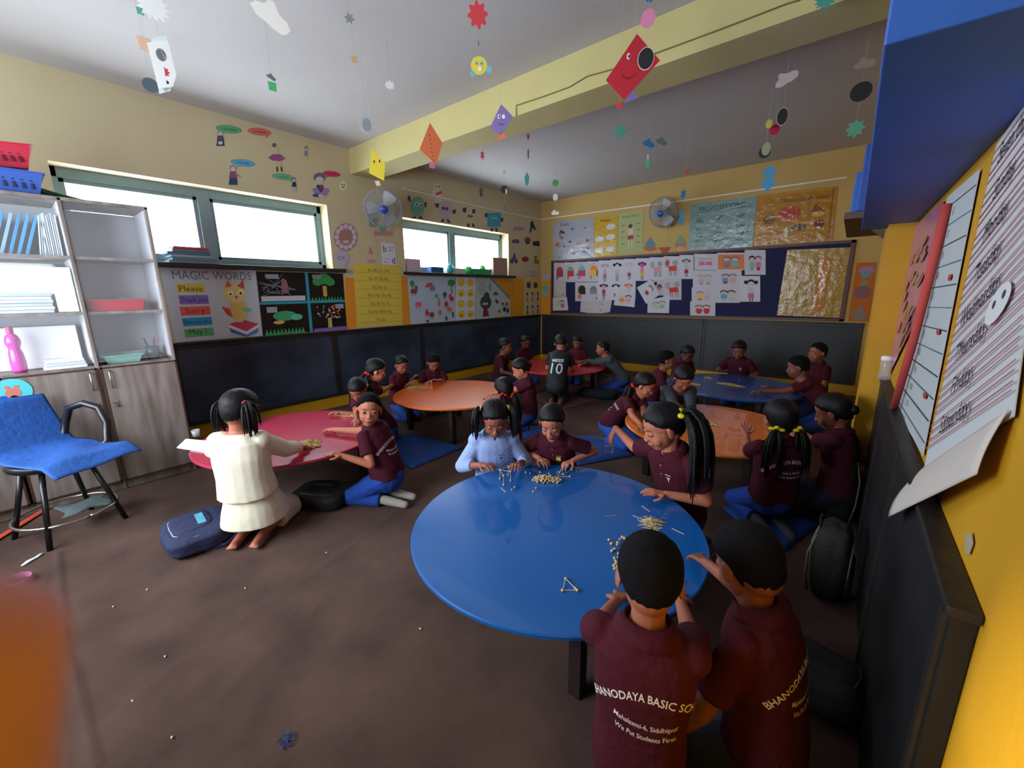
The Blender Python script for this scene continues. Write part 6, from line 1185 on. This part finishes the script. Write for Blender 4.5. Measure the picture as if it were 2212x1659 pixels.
mobile('big red paper kite with a smile and purple tail', 1368, 2.62, [(148, [(.07, 1.0), (.86, .18), (-.27, -.93), (-.90, -.30)], 'c8303c', 64, 1, 0, 'kite_cutout', [('oval', -.18, .36, .10, 'f0e8e8', .7), ('oval', -.16, .36, .05, '301418', .7), ([(-.3, 0), (-.2, -.14), (0, -.2), (.2, -.08), (.3, .12), (.22, -.04), (0, -.16), (-.2, -.10)], -.12, -.12, 1, '8a1a28', 1)]), (212, [(0, .8), (.8, 0), (-.9, -.6)], '8a72b8', 17, 1.1, 0, 'kite_tail')], .15)
mobile('black disc with white rim in front of the red kite', 1395, 2.58, [(127, 'disc', 'd8d4d0', 22, .78, 0, 'disc_rim', [('disc', 0, 0, .92, '2a2829', .78)])])
mobile('small red star below the red kite', 1338, 2.66, [(228, 'star', 'd0404c', 10, .9, .3, 'star_cutout')])
mobile('purple smiling kite with an orange tail', 1083, 2.62, [(261, [(0, 1), (.80, .25), (-.05, -.88), (-.78, -.42)], '8a76b4', 32, 1, 0, 'kite_cutout', fc), (294, [(0, .8), (.9, -.2), (-.9, -.8)], 'e07a58', 12, 1.1, 0, 'kite_tail')])
mobile('orange kite with a dotted line and pink tail', 931, 2.56, [(311, [(.0, 1), (.62, .10), (.22, -.98), (-.62, -.32)], 'e0764c', 41, 1, 0, 'kite_cutout', [('disc', -.05+.02*k, .4-.2*k, .035, 'a84a2c', 1) for k in range(7)]), (357, 'square', 'd070a0', 7, 1.1, 0, 'kite_tail')], .2)
mobile('yellow kite with two dot eyes by the beam end', 813, 2.52, [(357, [(-.2, 1), (.55, .1), (.42, -.92), (-.50, -.50)], 'dcc83c', 33, 1, 0, 'kite_cutout', [('oval', -.12, .2, .09, '3a3010', .6), ('oval', .22, .26, .09, '3a3010', .6)]), (396, 'square', 'd8b8a0', 6, 1, .2, 'kite_tail')])
mobile('green square with a dark scrap above it', 586, 2.85, [(168, 'cloud', '6a6e6c', 9, 1, 0, 'paper_scrap'), (187, 'square', '4aac6c', 10, 1, 0, 'square_cutout')])
mobile('pale grey disc near the left end of the beam', 790, 2.75, [(270, 'disc', 'a4aaac', 18, .75, 0, 'disc_cutout', [('disc', .1, 0, .7, '888c8e', .7)])])
mobile('small mustard shape high on the left', 765, 3.0, [(128, 'square', 'c8a46c', 8, .9, 0, 'square_cutout')]); mobile('white curly flower right of the mustard shape', 842, 2.95, [(184, 'flower', 'd8d8d8', 9, 1.2, 0, 'flower_cutout')]); mobile('grey star high near the top centre', 755, 3.08, [(40, 'star', '8e9290', 12, 1, .4, 'star_cutout')])
mobile('small white slip below the mustard shape', 776, 2.95, [(188, 'drop', 'b8baba', 12, 1.6, 0, 'slip_cutout')])
mobile('thin red star left of centre beyond the beam', 1042, 2.75, [(335, 'star', 'b02c40', 12, .4, 0, 'star_cutout')]); mobile('dark red star with a dark slip beneath', 1141, 2.82, [(295, 'star', '8a2434', 9, .4, 0, 'star_cutout'), (332, 'drop', '5a5a60', 12, .6, 0, 'slip_cutout')])
mobile('teal drop hanging beyond the beam centre', 1138, 2.60, [(387, 'drop', '4a8e88', 14, 1.2, 0, 'drop_cutout')]); mobile('teal starry flower right of centre', 1340, 2.85, [(284, 'star', '4a9c84', 17, .9, .5, 'flower_cutout')])
mobile('blue and dark green leaves hanging together', 1401, 2.8, [(312, 'cloud', '2a6a9a', 13, 1, 0, 'blue_leaf', [('cloud', 2.0, .1, .9, '5a6a60', 1)]), (340, 'drop', 'c8c0bc', 8, .8, 0, 'paper_scrap'), (353, 'drop', '4aa88c', 11, 1.2, 0, 'green_drop')])
mobile('green disc over two white scraps near the corner', 1200, 2.62, [(395, 'disc', '4a9c5c', 7, 1, 0, 'disc_cutout'), (426, 'oval', 'd8d0cc', 7, 1, 0, 'paper_oval'), (461, 'cloud', 'e0d4cc', 9, .9, .5, 'paper_scrap')])
mobile('black leaf hanging before the left wall', 1039, 2.55, [(415, 'drop', '343a48', 11, 1.1, 0, 'leaf_cutout')]); mobile('yellow dot with a black and white ring lower down', 1089, 2.75, [(372, 'disc', 'c8b060', 3, 1, 0, 'dot_cutout'), (409, 'disc', '2c3038', 8, 1, 0, 'ring_cutout', [('drop', .5, -.5, .8, 'c8c4c0', 1)]), (447, 'drop', '5a5668', 8, .9, 0, 'leaf_cutout')])
mobile('white cloud beyond the beam on the right', 1700, 2.9, [(172, 'cloud', 'cabfbe', 22, 1, .9, 'cloud_cutout')], .1); mobile('black oval with pale rim on the right', 1690, 2.82, [(252, 'disc', 'b0a8a4', 18, .6, 0, 'disc_rim', [('disc', 0, .0, .9, '2e2c2c', .6)])])
mobile('yellow disc above a pale green oval', 1661, 2.8, [(268, 'disc', 'c8bc50', 9, .7, 0, 'yellow_disc'), (322, 'oval', '94a47c', 13, .8, 0, 'green_oval')]); mobile('crimson disc right of the yellow disc', 1673, 2.78, [(280, 'disc', 'b02440', 10, 1, 0, 'disc_cutout')]); mobile('dark grey disc below the yellow disc', 1652, 2.74, [(329, 'disc', '3a3636', 12, .95, 0, 'disc_cutout')])
mobile('light blue paper doll hanging high on the right', 1661, 2.64, [(385, 'doll', '58a0cc', 28, .85, 0, 'doll_cutout')]); mobile('blue spiky leaf over a blue round pair beside the far fan', 1476, 2.6, [(419, 'star', '2f74a4', 13, .55, 0, 'leaf_cutout'), (470, 'doll', '3f8cb8', 17, .65, 0, 'doll_cutout')])
mobile('small orange-red dot hanging before the back wall', 1484, 2.75, [(371, 'disc', 'b8584a', 6, 1, 0, 'dot_cutout')]); mobile('faint brown cloud by the blue box', 1868, 2.95, [(140, 'cloud', '9a8478', 18, 1, .4, 'cloud_cutout')])
mobile('black oval over a teal scalloped disc beside the blue box', 1860, 2.8, [(198, 'disc', '2c2a2a', 19, 1, .3, 'black_oval'), (278, 'flower', '5a9c80', 18, .95, 0, 'scalloped_disc')]); mobile('teal burst cut off at the top edge', 1785, 2.9, [(-2, 'burst', '4a9484', 20, 1.1, 0, 'burst_cutout')])
